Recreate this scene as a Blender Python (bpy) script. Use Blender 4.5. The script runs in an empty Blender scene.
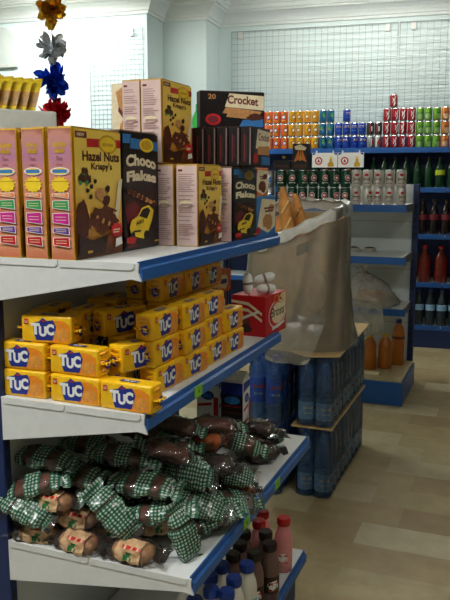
import bpy, bmesh, math, random
from mathutils import Vector, Matrix, Euler, noise
PI = math.pi
rnd = random.Random(7)
SC = bpy.context.scene
COL = SC.collection

# ---------------------------------------------------------------- materials
def lin(c):
    c = c / 255.0
    return c / 12.92 if c <= 0.04045 else ((c + 0.055) / 1.055) ** 2.4
def rgba(c): return (lin(c[0]), lin(c[1]), lin(c[2]), 1)
MATS = {}
def mat(name, rgb, rough=.5, metal=0., var=.08, scale=40., spec=.5, bump=0., emit=0.):
    m = bpy.data.materials.new(name); m.use_nodes = True
    nt = m.node_tree; b = nt.nodes['Principled BSDF']
    b.inputs['Roughness'].default_value = rough
    b.inputs['Metallic'].default_value = metal
    b.inputs['Specular IOR Level'].default_value = spec
    tc = nt.nodes.new('ShaderNodeTexCoord')
    n = nt.nodes.new('ShaderNodeTexNoise'); n.inputs['Scale'].default_value = scale; n.inputs['Detail'].default_value = 3
    nt.links.new(tc.outputs['Object'], n.inputs['Vector'])
    r = nt.nodes.new('ShaderNodeValToRGB'); c = rgba(rgb)
    r.color_ramp.elements[0].position = .3; r.color_ramp.elements[1].position = .7
    r.color_ramp.elements[0].color = tuple(x * (1 - var) for x in c[:3]) + (1,)
    r.color_ramp.elements[1].color = tuple(min(1, x * (1 + var)) for x in c[:3]) + (1,)
    nt.links.new(n.outputs['Fac'], r.inputs['Fac']); nt.links.new(r.outputs['Color'], b.inputs['Base Color'])
    if bump:
        bp = nt.nodes.new('ShaderNodeBump'); bp.inputs['Strength'].default_value = bump; bp.inputs['Distance'].default_value = .004
        nt.links.new(n.outputs['Fac'], bp.inputs['Height']); nt.links.new(bp.outputs['Normal'], b.inputs['Normal'])
    if emit:
        b.inputs['Emission Color'].default_value = c; b.inputs['Emission Strength'].default_value = emit
    MATS[name] = m
    return m
def ramp_mat(name, stops, rough=.45, nz=.1, scale=30):
    """printed carton colour that runs from bottom to top of the print"""
    m = bpy.data.materials.new(name); m.use_nodes = True
    nt = m.node_tree; b = nt.nodes['Principled BSDF']; b.inputs['Roughness'].default_value = rough
    tc = nt.nodes.new('ShaderNodeTexCoord'); s = nt.nodes.new('ShaderNodeSeparateXYZ')
    nt.links.new(tc.outputs['Generated'], s.inputs[0])
    n = nt.nodes.new('ShaderNodeTexNoise'); n.inputs['Scale'].default_value = scale
    nt.links.new(tc.outputs['Object'], n.inputs['Vector'])
    a = nt.nodes.new('ShaderNodeMath'); a.operation = 'MULTIPLY_ADD'; a.inputs[1].default_value = nz; a.inputs[2].default_value = -nz / 2
    nt.links.new(n.outputs['Fac'], a.inputs[0])
    ad = nt.nodes.new('ShaderNodeMath'); ad.operation = 'ADD'
    nt.links.new(s.outputs['Z'], ad.inputs[0]); nt.links.new(a.outputs[0], ad.inputs[1])
    r = nt.nodes.new('ShaderNodeValToRGB')
    e = r.color_ramp.elements
    while len(e) < len(stops): e.new(.5)
    for i, (p, c) in enumerate(stops): e[i].position = p; e[i].color = rgba(c)
    nt.links.new(ad.outputs[0], r.inputs['Fac']); nt.links.new(r.outputs['Color'], b.inputs['Base Color'])
    MATS[name] = m
def film(name, rgb, opac=.3, rough=.15, tint=(1, 1, 1), gloss=.5, bump=.5, scale=14):
    """clear plastic: part see-through, part faint milky, with a shine"""
    m = bpy.data.materials.new(name); m.use_nodes = True
    nt = m.node_tree; b = nt.nodes['Principled BSDF']; out = nt.nodes['Material Output']
    b.inputs['Base Color'].default_value = rgba(rgb); b.inputs['Roughness'].default_value = rough
    b.inputs['Specular IOR Level'].default_value = gloss
    t = nt.nodes.new('ShaderNodeBsdfTransparent'); t.inputs['Color'].default_value = (*tint, 1)
    mx = nt.nodes.new('ShaderNodeMixShader')
    tc = nt.nodes.new('ShaderNodeTexCoord'); n = nt.nodes.new('ShaderNodeTexNoise'); n.inputs['Scale'].default_value = scale; n.inputs['Detail'].default_value = 4
    nt.links.new(tc.outputs['Object'], n.inputs['Vector'])
    mr = nt.nodes.new('ShaderNodeMapRange'); mr.inputs[1].default_value = .3; mr.inputs[2].default_value = .7
    mr.inputs[3].default_value = opac * .75; mr.inputs[4].default_value = min(1, opac * 1.3)
    nt.links.new(n.outputs['Fac'], mr.inputs[0]); nt.links.new(mr.outputs[0], mx.inputs['Fac'])
    bp = nt.nodes.new('ShaderNodeBump'); bp.inputs['Strength'].default_value = bump; bp.inputs['Distance'].default_value = .01
    nt.links.new(n.outputs['Fac'], bp.inputs['Height']); nt.links.new(bp.outputs['Normal'], b.inputs['Normal'])
    b.inputs['Specular IOR Level'].default_value = .2; b.inputs['Roughness'].default_value = .6
    nt.links.new(t.outputs[0], mx.inputs[1]); nt.links.new(b.outputs[0], mx.inputs[2])
    gl = nt.nodes.new('ShaderNodeBsdfGlossy'); gl.inputs['Roughness'].default_value = rough; nt.links.new(bp.outputs['Normal'], gl.inputs['Normal'])
    fr = nt.nodes.new('ShaderNodeFresnel'); fr.inputs['IOR'].default_value = 1.3 + .35 * gloss; nt.links.new(bp.outputs['Normal'], fr.inputs['Normal'])
    m2 = nt.nodes.new('ShaderNodeMixShader'); nt.links.new(fr.outputs[0], m2.inputs[0]); nt.links.new(mx.outputs[0], m2.inputs[1]); nt.links.new(gl.outputs[0], m2.inputs[2])
    nt.links.new(m2.outputs[0], out.inputs[0])
    MATS[name] = m
    return m
def wrapper_mat(name, green=(16, 84, 52), bands=((0, .26), (.4, .63), (.77, 1)), clear=.16):
    """clear cellophane printed with bands of gingham check"""
    m = film(name, (120, 112, 104), clear, .08, gloss=1)
    nt = m.node_tree; out = nt.nodes['Material Output']; filmmix = out.inputs[0].links[0].from_node
    tc = nt.nodes.new('ShaderNodeTexCoord'); s = nt.nodes.new('ShaderNodeSeparateXYZ'); nt.links.new(tc.outputs['UV'], s.inputs[0])
    def M(op, a, b=None):
        n = nt.nodes.new('ShaderNodeMath'); n.operation = op
        for i, v in enumerate((a, b)):
            if v is None: continue
            if isinstance(v, (int, float)): n.inputs[i].default_value = v
            else: nt.links.new(v, n.inputs[i])
        return n.outputs[0]
    sx = M('GREATER_THAN', M('FRACT', M('MULTIPLY', s.outputs['X'], 19)), .48)
    sy = M('GREATER_THAN', M('FRACT', M('MULTIPLY', s.outputs['Y'], 22)), .48)
    r = nt.nodes.new('ShaderNodeValToRGB'); r.color_ramp.interpolation = 'CONSTANT'
    e = r.color_ramp.elements; e.new(.5)
    e[0].color = rgba((178, 188, 174)); e[1].position = .3; e[1].color = rgba(tuple(int(g * .5 + 60) for g in green)); e[2].position = .8; e[2].color = rgba(green)
    nt.links.new(M('MULTIPLY', M('ADD', sx, sy), .5), r.inputs['Fac'])
    g = nt.nodes.new('ShaderNodeBsdfPrincipled'); g.inputs['Roughness'].default_value = .25
    nt.links.new(r.outputs['Color'], g.inputs['Base Color'])
    tot = None
    for a, b in bands:
        k = M('MULTIPLY', M('GREATER_THAN', s.outputs['X'], a - .001), M('LESS_THAN', s.outputs['X'], b + .001))
        tot = k if tot is None else M('MAXIMUM', tot, k)
    mx = nt.nodes.new('ShaderNodeMixShader'); nt.links.new(tot, mx.inputs[0])
    nt.links.new(filmmix.outputs[0], mx.inputs[1]); nt.links.new(g.outputs[0], mx.inputs[2]); nt.links.new(mx.outputs[0], out.inputs[0])

W = mat
W('white_enamel', (222, 224, 224), .45, var=.03); W('blue_enamel', (28, 90, 165), .4, var=.08); W('dark_blue_enamel', (14, 40, 92), .45, var=.08)
W('wall_dark', (96, 90, 84), .7); W('panel_white', (206, 212, 210), .55, var=.03, scale=8); W('wall_paint', (214, 231, 231), .7, var=.02, scale=3); W('ceiling_paint', (225, 228, 224), .8, var=.02, scale=3)
W('crown_paint', (226, 234, 232), .6, var=.02); W('wire', (150, 160, 164), .4, .3, var=.05); W('hook', (225, 225, 220), .4)
W('tag_green', (120, 190, 40), .4); W('ink_black', (18, 18, 20), .5); W('ink_white', (238, 238, 234), .5, var=.02); W('ink_grey', (140, 118, 116), .5)
W('ink_red', (190, 22, 30), .45); W('ink_blue', (26, 44, 138), .4); W('ink_yellow', (240, 205, 40), .45); W('ink_brown', (78, 34, 18), .5); W('ink_gold', (205, 160, 40), .4)
W('ink_orange', (232, 120, 40), .45); W('ink_green', (60, 150, 80), .45); W('ink_magenta', (200, 30, 140), .45); W('ink_purple', (100, 50, 150), .45)
W('ink_sky', (50, 120, 185), .45); W('ink_tan', (196, 140, 84), .5, var=.2, scale=120); W('ink_cream', (240, 226, 190), .5)
W('cereal_heap', (92, 44, 22), .6, var=.6, scale=140); W('ink_maroon', (110, 24, 34), .5); W('ink_darkbrown', (48, 22, 16), .5, var=.3, scale=80)
W('carton_black', (24, 18, 20), .35, var=.3, scale=30); W('carton_top', (190, 160, 120), .6); W('nutrition_pink', (224, 196, 190), .5, var=.04)
W('print_grey', (176, 140, 138), .5, var=.1)
ramp_mat('copper_print', [(0, (190, 100, 70)), (.12, (226, 158, 118)), (.3, (196, 116, 86)), (.6, (216, 140, 116)), (.8, (178, 120, 150)), (.95, (196, 136, 120)), (1, (150, 80, 60))])
ramp_mat('hazel_print', [(0, (74, 34, 16)), (.14, (140, 76, 26)), (.3, (222, 168, 62)), (.6, (246, 212, 100)), (1, (240, 204, 80))], nz=.2, scale=14)
W('snack_yellow', (252, 192, 24), .3, var=.12, scale=50, bump=.25); W('snack_orange', (238, 140, 30), .35, var=.15, scale=60); W('biscuit', (226, 150, 60), .5, var=.2, scale=90)
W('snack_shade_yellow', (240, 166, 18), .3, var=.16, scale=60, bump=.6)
W('box_red', (196, 18, 32), .4, var=.1); W('box_cream', (238, 214, 160), .5)
W('cake_brown', (104, 46, 24), .55, var=.45, scale=45, bump=.3); W('cake_tan', (196, 140, 92), .6, var=.25, scale=40, bump=.3); W('cake_dark', (58, 26, 20), .55, var=.3, scale=45, bump=.3)
W('cake_orange', (206, 104, 34), .5, var=.25, scale=40, bump=.3)
film('clear_film', (120, 112, 104), .16, .08, gloss=1); film('bag_film', (196, 190, 174), .26, .22, gloss=.7); film('rim_film', (214, 212, 204), .8, .35); film('shrink_film', (90, 150, 225), .07, .14, (.95, .98, 1), gloss=.6, bump=.8, scale=34); film('thin_bag', (200, 196, 184), .42, .25)
wrapper_mat('gingham_wrap'); wrapper_mat('gingham_full', bands=((0, .3), (.34, .95),)); wrapper_mat('gingham_ends', bands=((0, .14), (.86, 1)))
film('water_bottle', (60, 135, 220), .34, .1, (.7, .87, 1), gloss=1, bump=.7, scale=30); W('cap_blue', (24, 60, 150), .35); W('label_deepblue', (26, 84, 205), .35, var=.15); W('label_pale', (150, 196, 240), .35, var=.2, scale=60)
W('milk_white', (232, 230, 218), .35, var=.03); W('milk_pink', (228, 150, 150), .35, var=.05); W('milk_brown', (112, 84, 76), .35, var=.08); W('cap_red', (180, 20, 26), .35); W('cap_dark', (38, 24, 24), .4)
W('label_aqua', (110, 180, 205), .4, var=.3, scale=80)
W('kraft', (176, 148, 104), .75, var=.12, scale=20, bump=.2); W('cardboard', (196, 166, 114), .75, var=.08, scale=25); W('kraft_ink', (96, 82, 60), .8); W('kraft_stamp', (166, 134, 96), .8)
W('baguette', (206, 140, 66), .6, var=.3, scale=18, bump=.4); W('bread_pale', (232, 190, 120), .7, var=.1)
W('tin', (190, 194, 196), .25, .9, var=.05); W('can_orange', (222, 98, 20), .3, .2); W('can_yellow', (226, 160, 14), .3, .2); W('can_green', (106, 158, 44), .3, .2); W('can_pale_green', (146, 186, 120), .35, .2)
W('can_red', (150, 12, 28), .3, .2); W('can_blue', (24, 62, 168), .3, .2); W('can_teal', (22, 92, 130), .3, .2, var=.3, scale=60); W('can_apricot', (206, 124, 58), .35, .2); W('can_leafgreen', (40, 110, 60), .4)
W('can_beer_green', (12, 70, 48), .3, .2); W('can_dark', (60, 60, 58), .35, .4); W('can_white', (208, 204, 198), .3, .2); W('bright_green', (50, 190, 80), .35); W('bun_label', (206, 166, 124), .45, var=.2); W('ink_peach', (216, 190, 150), .4)
W('drink_red', (112, 28, 14), .2, var=.15); W('drink_cola', (28, 14, 12), .15); W('drink_green', (14, 56, 30), .15); W('drink_clear', (40, 52, 62), .15, var=.2); W('drink_juice', (178, 104, 30), .3, var=.08); W('cap_yellow', (200, 160, 40), .4); W('label_lime', (180, 200, 30), .4)
W('foil_gold', (226, 172, 40), .3, .75, var=.2); W('foil_silver', (200, 204, 210), .3, .75, var=.2); W('foil_blue', (14, 70, 200), .3, .75, var=.25); W('foil_red', (190, 12, 40), .3, .75, var=.25); W('string', (90, 90, 90), .6)
W('stand_grey', (206, 206, 198), .7, var=.05); W('pouch_yellow', (216, 186, 40), .35, var=.15); W('pouch_brown', (168, 122, 52), .4, var=.4); W('plaque_grey', (196, 204, 200), .5, var=.03)
W('dish', (200, 196, 180), .35); W('dish_filling', (70, 58, 44), .7, var=.3); W('lamp_case', (230, 230, 228), .5); W('lamp_tube', (255, 250, 240), .5, emit=50.)
W('metal_grey', (120, 122, 124), .4, .5); W('base_tan', (196, 180, 140), .6)

def floor_mat():
    m = bpy.data.materials.new('floor_tiles'); m.use_nodes = True; MATS['floor_tiles'] = m
    nt = m.node_tree; b = nt.nodes['Principled BSDF']; b.inputs['Roughness'].default_value = .42; b.inputs['Specular IOR Level'].default_value = .35
    tc = nt.nodes.new('ShaderNodeTexCoord'); br = nt.nodes.new('ShaderNodeTexBrick')
    br.inputs['Scale'].default_value = 1; br.inputs['Brick Width'].default_value = .41; br.inputs['Row Height'].default_value = .205; br.inputs['Mortar Size'].default_value = .0016
    br.offset = .37; br.inputs['Color1'].default_value = (0, 0, 0, 1); br.inputs['Color2'].default_value = (1, 1, 1, 1); br.inputs['Mortar'].default_value = (.35, .35, .35, 1); br.inputs['Bias'].default_value = 0
    nt.links.new(tc.outputs['Object'], br.inputs['Vector'])
    r = nt.nodes.new('ShaderNodeValToRGB'); e = r.color_ramp.elements
    st = [(0, (156, 136, 100)), (.2, (170, 152, 114)), (.5, (178, 164, 126)), (.8, (184, 172, 136)), (1, (198, 190, 158))]
    while len(e) < len(st): e.new(.5)
    for i, (p, c) in enumerate(st): e[i].position = p; e[i].color = rgba(c)
    nt.links.new(br.outputs['Color'], r.inputs['Fac'])
    n = nt.nodes.new('ShaderNodeTexNoise'); n.inputs['Scale'].default_value = 9; n.inputs['Detail'].default_value = 8; n.inputs['Roughness'].default_value = .65
    nt.links.new(tc.outputs['Object'], n.inputs['Vector'])
    mx = nt.nodes.new('ShaderNodeMix'); mx.data_type = 'RGBA'; mx.blend_type = 'MULTIPLY'; mx.inputs[0].default_value = .55
    r2 = nt.nodes.new('ShaderNodeValToRGB'); r2.color_ramp.elements[0].position = .3; r2.color_ramp.elements[0].color = (.6, .55, .48, 1); r2.color_ramp.elements[1].position = .65
    nt.links.new(n.outputs['Fac'], r2.inputs['Fac']); nt.links.new(r.outputs['Color'], mx.inputs[6]); nt.links.new(r2.outputs['Color'], mx.inputs[7])
    nt.links.new(mx.outputs[2], b.inputs['Base Color'])
floor_mat()

# ---------------------------------------------------------------- mesh building
_TXT = {}
def text_mesh(s, bold):
    k = (s, bold)
    if k not in _TXT:
        cu = bpy.data.curves.new('lettering', 'FONT'); cu.body = s; cu.resolution_u = 3; cu.offset = bold
        o = bpy.data.objects.new('lettering', cu); COL.objects.link(o)
        dg = bpy.context.evaluated_depsgraph_get(); dg.update()
        me = bpy.data.meshes.new_from_object(o.evaluated_get(dg))
        vs = [(v.co.x, v.co.y) for v in me.vertices]; fs = [tuple(p.vertices) for p in me.polygons]
        bpy.data.objects.remove(o); bpy.data.curves.remove(cu); bpy.data.meshes.remove(me)
        x0 = min(v[0] for v in vs); x1 = max(v[0] for v in vs); y0 = min(v[1] for v in vs); y1 = max(v[1] for v in vs)
        _TXT[k] = ([((x - x0) / (x1 - x0), (y - y0) / (y1 - y0)) for x, y in vs], fs)
    return _TXT[k]
class Frame:
    """a flat face: origin at its lower left, u to the right, v up, n outward"""
    def __init__(s, o, u, v, w=1, h=1):
        s.o = Vector(o); s.u = Vector(u).normalized(); s.v = Vector(v).normalized(); s.n = s.u.cross(s.v); s.w = w; s.h = h
    def __call__(s, x, y, off=0): return s.o + s.u * (x * s.w) + s.v * (y * s.h) + s.n * off
class Roll:
    """a printed area wrapped on an upright can; x in metres of arc, y up"""
    def __init__(s, r, z0, h, ang=-PI / 2, w=1): s.r = r; s.z0 = z0; s.h = h; s.a = ang; s.w = w
    def __call__(s, x, y, off=0):
        a = s.a + x * s.w / s.r
        return Vector(((s.r + off) * math.cos(a), (s.r + off) * math.sin(a), s.z0 + y * s.h))
def rect(x0, y0, x1, y1): return [(x0, y0), (x1, y0), (x1, y1), (x0, y1)]
def ell(cx, cy, rx, ry, n=20): return [(cx + rx * math.cos(2 * PI * i / n), cy + ry * math.sin(2 * PI * i / n)) for i in range(n)]
def star(cx, cy, rx, ry, n=14, k=.72): return [(cx + rx * (1 if i % 2 else k) * math.cos(PI * i / n), cy + ry * (1 if i % 2 else k) * math.sin(PI * i / n)) for i in range(2 * n)]
def blob(cx, cy, rx, ry, seed, n=18, a=.25):
    q = random.Random(seed); return [(cx + rx * (1 + q.uniform(-a, a)) * math.cos(2 * PI * i / n), cy + ry * (1 + q.uniform(-a, a)) * math.sin(2 * PI * i / n)) for i in range(n)]
class MB:
    def __init__(s): s.v = []; s.f = []; s.m = []; s.mats = []; s.uv = None; s.layer = 0
    def mi(s, m):
        if m not in s.mats: s.mats.append(m)
        return s.mats.index(m)
    def add(s, vs, fs, m):
        b = len(s.v); s.v += [Vector(v) for v in vs]
        for i, f in enumerate(fs): s.f.append(tuple(b + k for k in f)); s.m.append(s.mi(m if isinstance(m, str) else m[i]))
    def box(s, x0, x1, y0, y1, z0, z1, m, bev=0, seg=2, M=None):
        bm = bmesh.new(); bmesh.ops.create_cube(bm, size=1)
        for v in bm.verts: v.co = Vector((x0 + (v.co.x + .5) * (x1 - x0), y0 + (v.co.y + .5) * (y1 - y0), z0 + (v.co.z + .5) * (z1 - z0)))
        if bev: bmesh.ops.bevel(bm, geom=bm.edges[:], offset=bev, segments=seg, profile=.5, affect='EDGES')
        if M: bmesh.ops.transform(bm, matrix=M, verts=bm.verts[:])
        bm.verts.index_update(); s.add([v.co.copy() for v in bm.verts], [[v.index for v in f.verts] for f in bm.faces], m); bm.free()
    def prism(s, pts, axis, a, b, m):
        """polygon pts (two coords) extruded along axis from a to b"""
        def P(p, t): return {'x': (t, p[0], p[1]), 'y': (p[0], t, p[1]), 'z': (p[0], p[1], t)}[axis]
        n = len(pts); s.add([P(p, a) for p in pts] + [P(p, b) for p in pts], [tuple(range(n))[::-1], tuple(range(n, 2 * n))] + [(i, (i + 1) % n, n + (i + 1) % n, n + i) for i in range(n)], m)
    def lathe(s, prof, m, seg=20, c=(0, 0, 0), sq=0):
        """prof: (r, z[, material-for-the-band-above]); sq squares the section"""
        n = len(prof); vs = []; fs = []; ms = []
        for p in prof:
            for i in range(seg):
                a = 2 * PI * i / seg; ca, sa = math.cos(a), math.sin(a)
                if sq: k = (abs(ca) ** sq + abs(sa) ** sq) ** (-1 / sq); ca *= k; sa *= k
                vs.append((c[0] + p[0] * ca, c[1] + p[0] * sa, c[2] + p[1]))
        for j in range(n - 1):
            for i in range(seg):
                k = (i + 1) % seg; fs.append((j * seg + i, j * seg + k, (j + 1) * seg + k, (j + 1) * seg + i)); ms.append(prof[j][2] if len(prof[j]) > 2 else m)
        fs.append(tuple(range(seg))[::-1]); ms.append(prof[0][2] if len(prof[0]) > 2 else m)
        fs.append(tuple((n - 1) * seg + i for i in range(seg))); ms.append(prof[-2][2] if len(prof[-2]) > 2 else m)
        s.add(vs, fs, ms)
    def tube(s, pts, r, m, seg=6, closed=False):
        pts = [Vector(p) for p in pts]; n = len(pts); vs = []; fs = []
        for i, p in enumerate(pts):
            t = (pts[(i + 1) % n] - pts[i - 1]) if closed else (pts[min(i + 1, n - 1)] - pts[max(i - 1, 0)])
            t.normalize(); a = Vector((0, 0, 1)) if abs(t.z) < .9 else Vector((1, 0, 0)); x = t.cross(a).normalized(); y = t.cross(x)
            rr = r(i / max(1, n - 1)) if callable(r) else r
            for k in range(seg): q = 2 * PI * k / seg; vs.append(p + x * rr * math.cos(q) + y * rr * math.sin(q))
        for i in range(n if closed else n - 1):
            for k in range(seg): j = (i + 1) % n; fs.append((i * seg + k, i * seg + (k + 1) % seg, j * seg + (k + 1) % seg, j * seg + k))
        if not closed: fs += [tuple(range(seg))[::-1], tuple((n - 1) * seg + k for k in range(seg))]
        s.add(vs, fs, m)
    def ink(s, fr, pts, m, lift=None):
        s.layer += 1; off = (.00025 + .00012 * s.layer) if lift is None else lift
        s.add([fr(x, y, off) for x, y in pts], [tuple(range(len(pts)))], m)
    def rollink(s, fr, pts, m, lift=.0004):
        """triangle fan so that the print follows the curve"""
        cx = sum(p[0] for p in pts) / len(pts); cy = sum(p[1] for p in pts) / len(pts); n = len(pts); s.layer += 1; off = lift + .0001 * s.layer
        s.add([fr(cx, cy, off)] + [fr((cx + x) / 2, (cy + y) / 2, off) for x, y in pts] + [fr(x, y, off) for x, y in pts],
              [(0, 1 + i, 1 + (i + 1) % n) for i in range(n)] + [(1 + i, 1 + n + i, 1 + n + (i + 1) % n, 1 + (i + 1) % n) for i in range(n)], m)
    def text(s, fr, t, x0, y0, x1, y1, m, bold=.02, arc=0, shear=0, rise=0, lift=None):
        vs, fs = text_mesh(t, bold); s.layer += 1; off = (.00025 + .00012 * s.layer) if lift is None else lift
        s.add([fr(x0 + (x1 - x0) * (x + shear * y), y0 + (y1 - y0) * y + rise * x + arc * 4 * x * (1 - x), off) for x, y in vs], fs, m)
    def build(s, name, parent=None, smooth=None, bump=None):
        me = bpy.data.meshes.new(name); me.from_pydata([tuple(v) for v in s.v], [], s.f)
        for m in s.mats: me.materials.append(MATS[m])
        me.polygons.foreach_set('material_index', s.m)
        if s.uv:
            ul = me.uv_layers.new(name='UVMap')
            for p in me.polygons:
                us = [s.uv[me.loops[li].vertex_index] for li in p.loop_indices]
                wrap = max(u[1] for u in us) - min(u[1] for u in us) > .5
                for li, u in zip(p.loop_indices, us): ul.data[li].uv = (u[0], u[1] + (1 if wrap and u[1] < .5 else 0))
        if smooth is not None:
            me.polygons.foreach_set('use_smooth', [True] * len(me.polygons)); me.set_sharp_from_angle(angle=math.radians(smooth))
        me.update(); o = bpy.data.objects.new(name, me); COL.objects.link(o)
        if parent: o.parent = parent
        return o
def tag(o, label=None, cat=None, group=None, kind=None):
    for k, v in (('label', label), ('category', cat), ('group', group), ('kind', kind)):
        if v: o[k] = v
        elif k in o.keys() and k in ('label',) and v is not None: del o[k]
    return o
def empty(name, loc=(0, 0, 0), rz=0):
    o = bpy.data.objects.new(name, None); o.empty_display_size = .05; COL.objects.link(o); o.location = loc; o.rotation_euler = (0, 0, rz); return o
KIDS = {}
def copy_tree(o, parent=None):
    c = o.copy(); COL.objects.link(c)
    if parent: c.parent = parent
    for ch in o.children: copy_tree(ch, c)
    return c
USED = set()
def inst(proto, loc, rot=0, label=None, group=None):
    """first use moves the proto itself, later uses are copies of it and its parts"""
    o = proto if proto.name not in USED else copy_tree(proto)
    USED.add(proto.name); USED.add(o.name)
    o.location = loc; o.rotation_euler = rot if isinstance(rot, tuple) else (0, 0, rot)
    if label: o['label'] = label
    if group: o['group'] = group
    return o
def struct(mb, name, smooth=None): return tag(mb.build(name, None, smooth), kind='structure')
ORD = ['first', 'second', 'third', 'fourth', 'fifth', 'sixth', 'seventh', 'eighth', 'ninth', 'tenth', 'eleventh', 'twelfth']

# ---------------------------------------------------------------- the room
A5 = math.radians(5); WU = Vector((math.cos(A5), math.sin(A5), 0)); WN = Vector((-math.sin(A5), math.cos(A5), 0)); W0 = Vector((-.55, 6.74, 0))
def wl(s, v, z=0): return W0 + WU * s + WN * v + Vector((0, 0, z))
WM = Matrix.Translation(W0) @ Matrix.Rotation(A5, 4, 'Z')
CEIL = 3.2
b = MB(); b.box(-7, 3, -3.2, 8.2, -.1, 0, 'floor_tiles'); struct(b, 'floor')
b = MB(); b.box(-7, 3, -3.2, 8.2, CEIL, CEIL + .1, 'ceiling_paint'); struct(b, 'ceiling')
def wallseg(name, s0, s1, v0, v1):
    b = MB(); b.box(s0, s1, v0, v1, 0, CEIL, 'wall_paint', M=WM); return struct(b, name)
wallseg('wall_back', -2.27, 3.6, .5, .7)
wallseg('wall_pier', -2.704, -2.27, .1, .7)
wallseg('wall_far_left', -6.2, -2.704, -.3, .7)
b = MB(); b.box(2.9, 3.0, -3.2, 8, 0, CEIL, 'wall_dark'); struct(b, 'wall_right')  # unseen wall, its colour kept dark to cut bounced fill light
b = MB(); b.box(-6.3, -6.2, -3.2, 8, 0, CEIL, 'wall_paint'); struct(b, 'wall_left')
# shop front behind the camera: wall with one wide opening
b = MB(); b.box(-6.3, 3, -3.2, -3.05, 0, .5, 'wall_paint'); b.box(-6.3, 3, -3.2, -3.05, 2.75, CEIL, 'wall_paint'); b.box(-6.3, -4.6, -3.2, -3.05, .5, 2.75, 'wall_paint'); b.box(.6, 3, -3.2, -3.05, .5, 2.75, 'wall_paint')
struct(b, 'wall_front')
b = MB()
for x in (-4.6, -2.9, -1.2, .52): b.box(x, x + .08, -3.16, -3.08, .5, 2.75, 'metal_grey')
b.box(-4.6, .6, -3.16, -3.08, .5, .56, 'metal_grey'); b.box(-4.6, .6, -3.16, -3.08, 2.69, 2.75, 'metal_grey'); struct(b, 'window_1')
# crown moulding: profile swept along the stepped wall
prof = [(0, 2.98), (.02, 2.98), (.022, 3.005), (.034, 3.008), (.04, 3.03), (.06, 3.06), (.09, 3.085), (.115, 3.095), (.12, 3.112), (.135, 3.114), (.14, 3.15), (.155, 3.155), (.155, CEIL), (0, CEIL)]
path = [(-6.2, -.3), (-2.704, -.3), (-2.704, .1), (-2.27, .1), (-2.27, .5), (3.6, .5)]
offs = [(0, -1), (1, -1), (1, -1), (1, -1), (1, -1), (0, -1)]
b = MB(); vs = []; np_ = len(prof)
for (s_, v_), (ds, dv) in zip(path, offs):
    for p, z in prof: vs.append(wl(s_ + ds * p, v_ + dv * p, z))
fs = [(i * np_ + k, i * np_ + (k + 1) % np_, (i + 1) * np_ + (k + 1) % np_, (i + 1) * np_ + k) for i in range(len(path) - 1) for k in range(np_)]
b.add(vs, fs, 'crown_paint'); struct(b, 'trim_1')
b = MB(); b.box(-2.1, 3.4, .485, .5, 0, .08, 'wall_paint', M=WM); struct(b, 'baseboard_back')

# wire display grids on the walls
def grid_panel(s0, s1, z0, z1, v, step, label, hooks):
    root = empty('wire_grid_panel', wl(s0, v, z0), A5); w = s1 - s0; h = z1 - z0
    tag(root, label, 'wire grid', 'wire grid panels on the walls')
    b = MB(); b.tube([(0, 0, 0), (w, 0, 0), (w, 0, h), (0, 0, h)], .0045, 'wire', 6, True); b.build('frame', root)
    b = MB(); n = int(round(w / step)); m = int(round(h / step)); r = .0017
    for i in range(1, n): x = w * i / n; b.box(x - r, x + r, -r, r, 0, h, 'wire')
    for j in range(1, m): z = h * j / m; b.box(0, w, -r - .004, r - .004, z - r, z + r, 'wire')
    b.build('wire_mesh', root)
    for x in hooks:
        b = MB(); b.box(x - .022, x + .022, -.006, .02, h - .07, h - .005, 'hook', .004); b.tube([(x, -.006, h - .05), (x, -.02, h - .055), (x, -.022, h - .04)], .004, 'hook'); b.build('hook', root)
grid_panel(-2.13, -.535, 1.85, 2.93, .475, .06, 'large white wire grid panel high on the back wall above the orange and blue cans', (.09, 1.5))
grid_panel(-.515, 1.1, 1.85, 2.93, .475, .06, 'right hand wire grid panel on back wall above the green cans', (.12, 1.4))
grid_panel(-3.27, -2.735, 1.3, 2.86, -.325, .042, 'brightly lit wire grid panel on the left wall behind the stacked cereal boxes', (.42,))

# ceiling lamps (above the frame)
def lamp(name, x, y, lx, ly, label):
    root = empty(name, (x, y, CEIL)); tag(root, label, 'ceiling lamp', 'ceiling lamps')
    b = MB(); b.box(-lx / 2, lx / 2, -ly / 2, ly / 2, -.06, 0, 'lamp_case', .006); b.build('casing', root)
    for k in (-1, 1):
        b = MB(); b.tube([(-lx / 2 + .04, k * ly / 4, -.08), (lx / 2 - .04, k * ly / 4, -.08)] if lx > ly else [(k * lx / 4, -ly / 2 + .04, -.08), (k * lx / 4, ly / 2 - .04, -.08)], .016, 'lamp_tube', 10); b.build('tube', root)
LAMPS = ((-3.8, 5.4, 1.3, .2), (-1.2, 6.25, 1.8, .2), (.7, 1.3, .2, 1.3), (-1.5, .15, 1.3, .2))  # back wall lamp added to brighten the wall, aisle lamp to light cereal fronts
for (x, y, lx, ly), lab in zip(LAMPS, ('white twin tube ceiling lamp over the far left corner', 'added twin tube ceiling lamp that brightens the back wall', 'added twin tube ceiling lamp over the aisle lighting the cereal fronts', 'white twin tube ceiling lamp behind the camera')): lamp('ceiling_lamp', x, y, lx, ly, lab)

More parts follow.
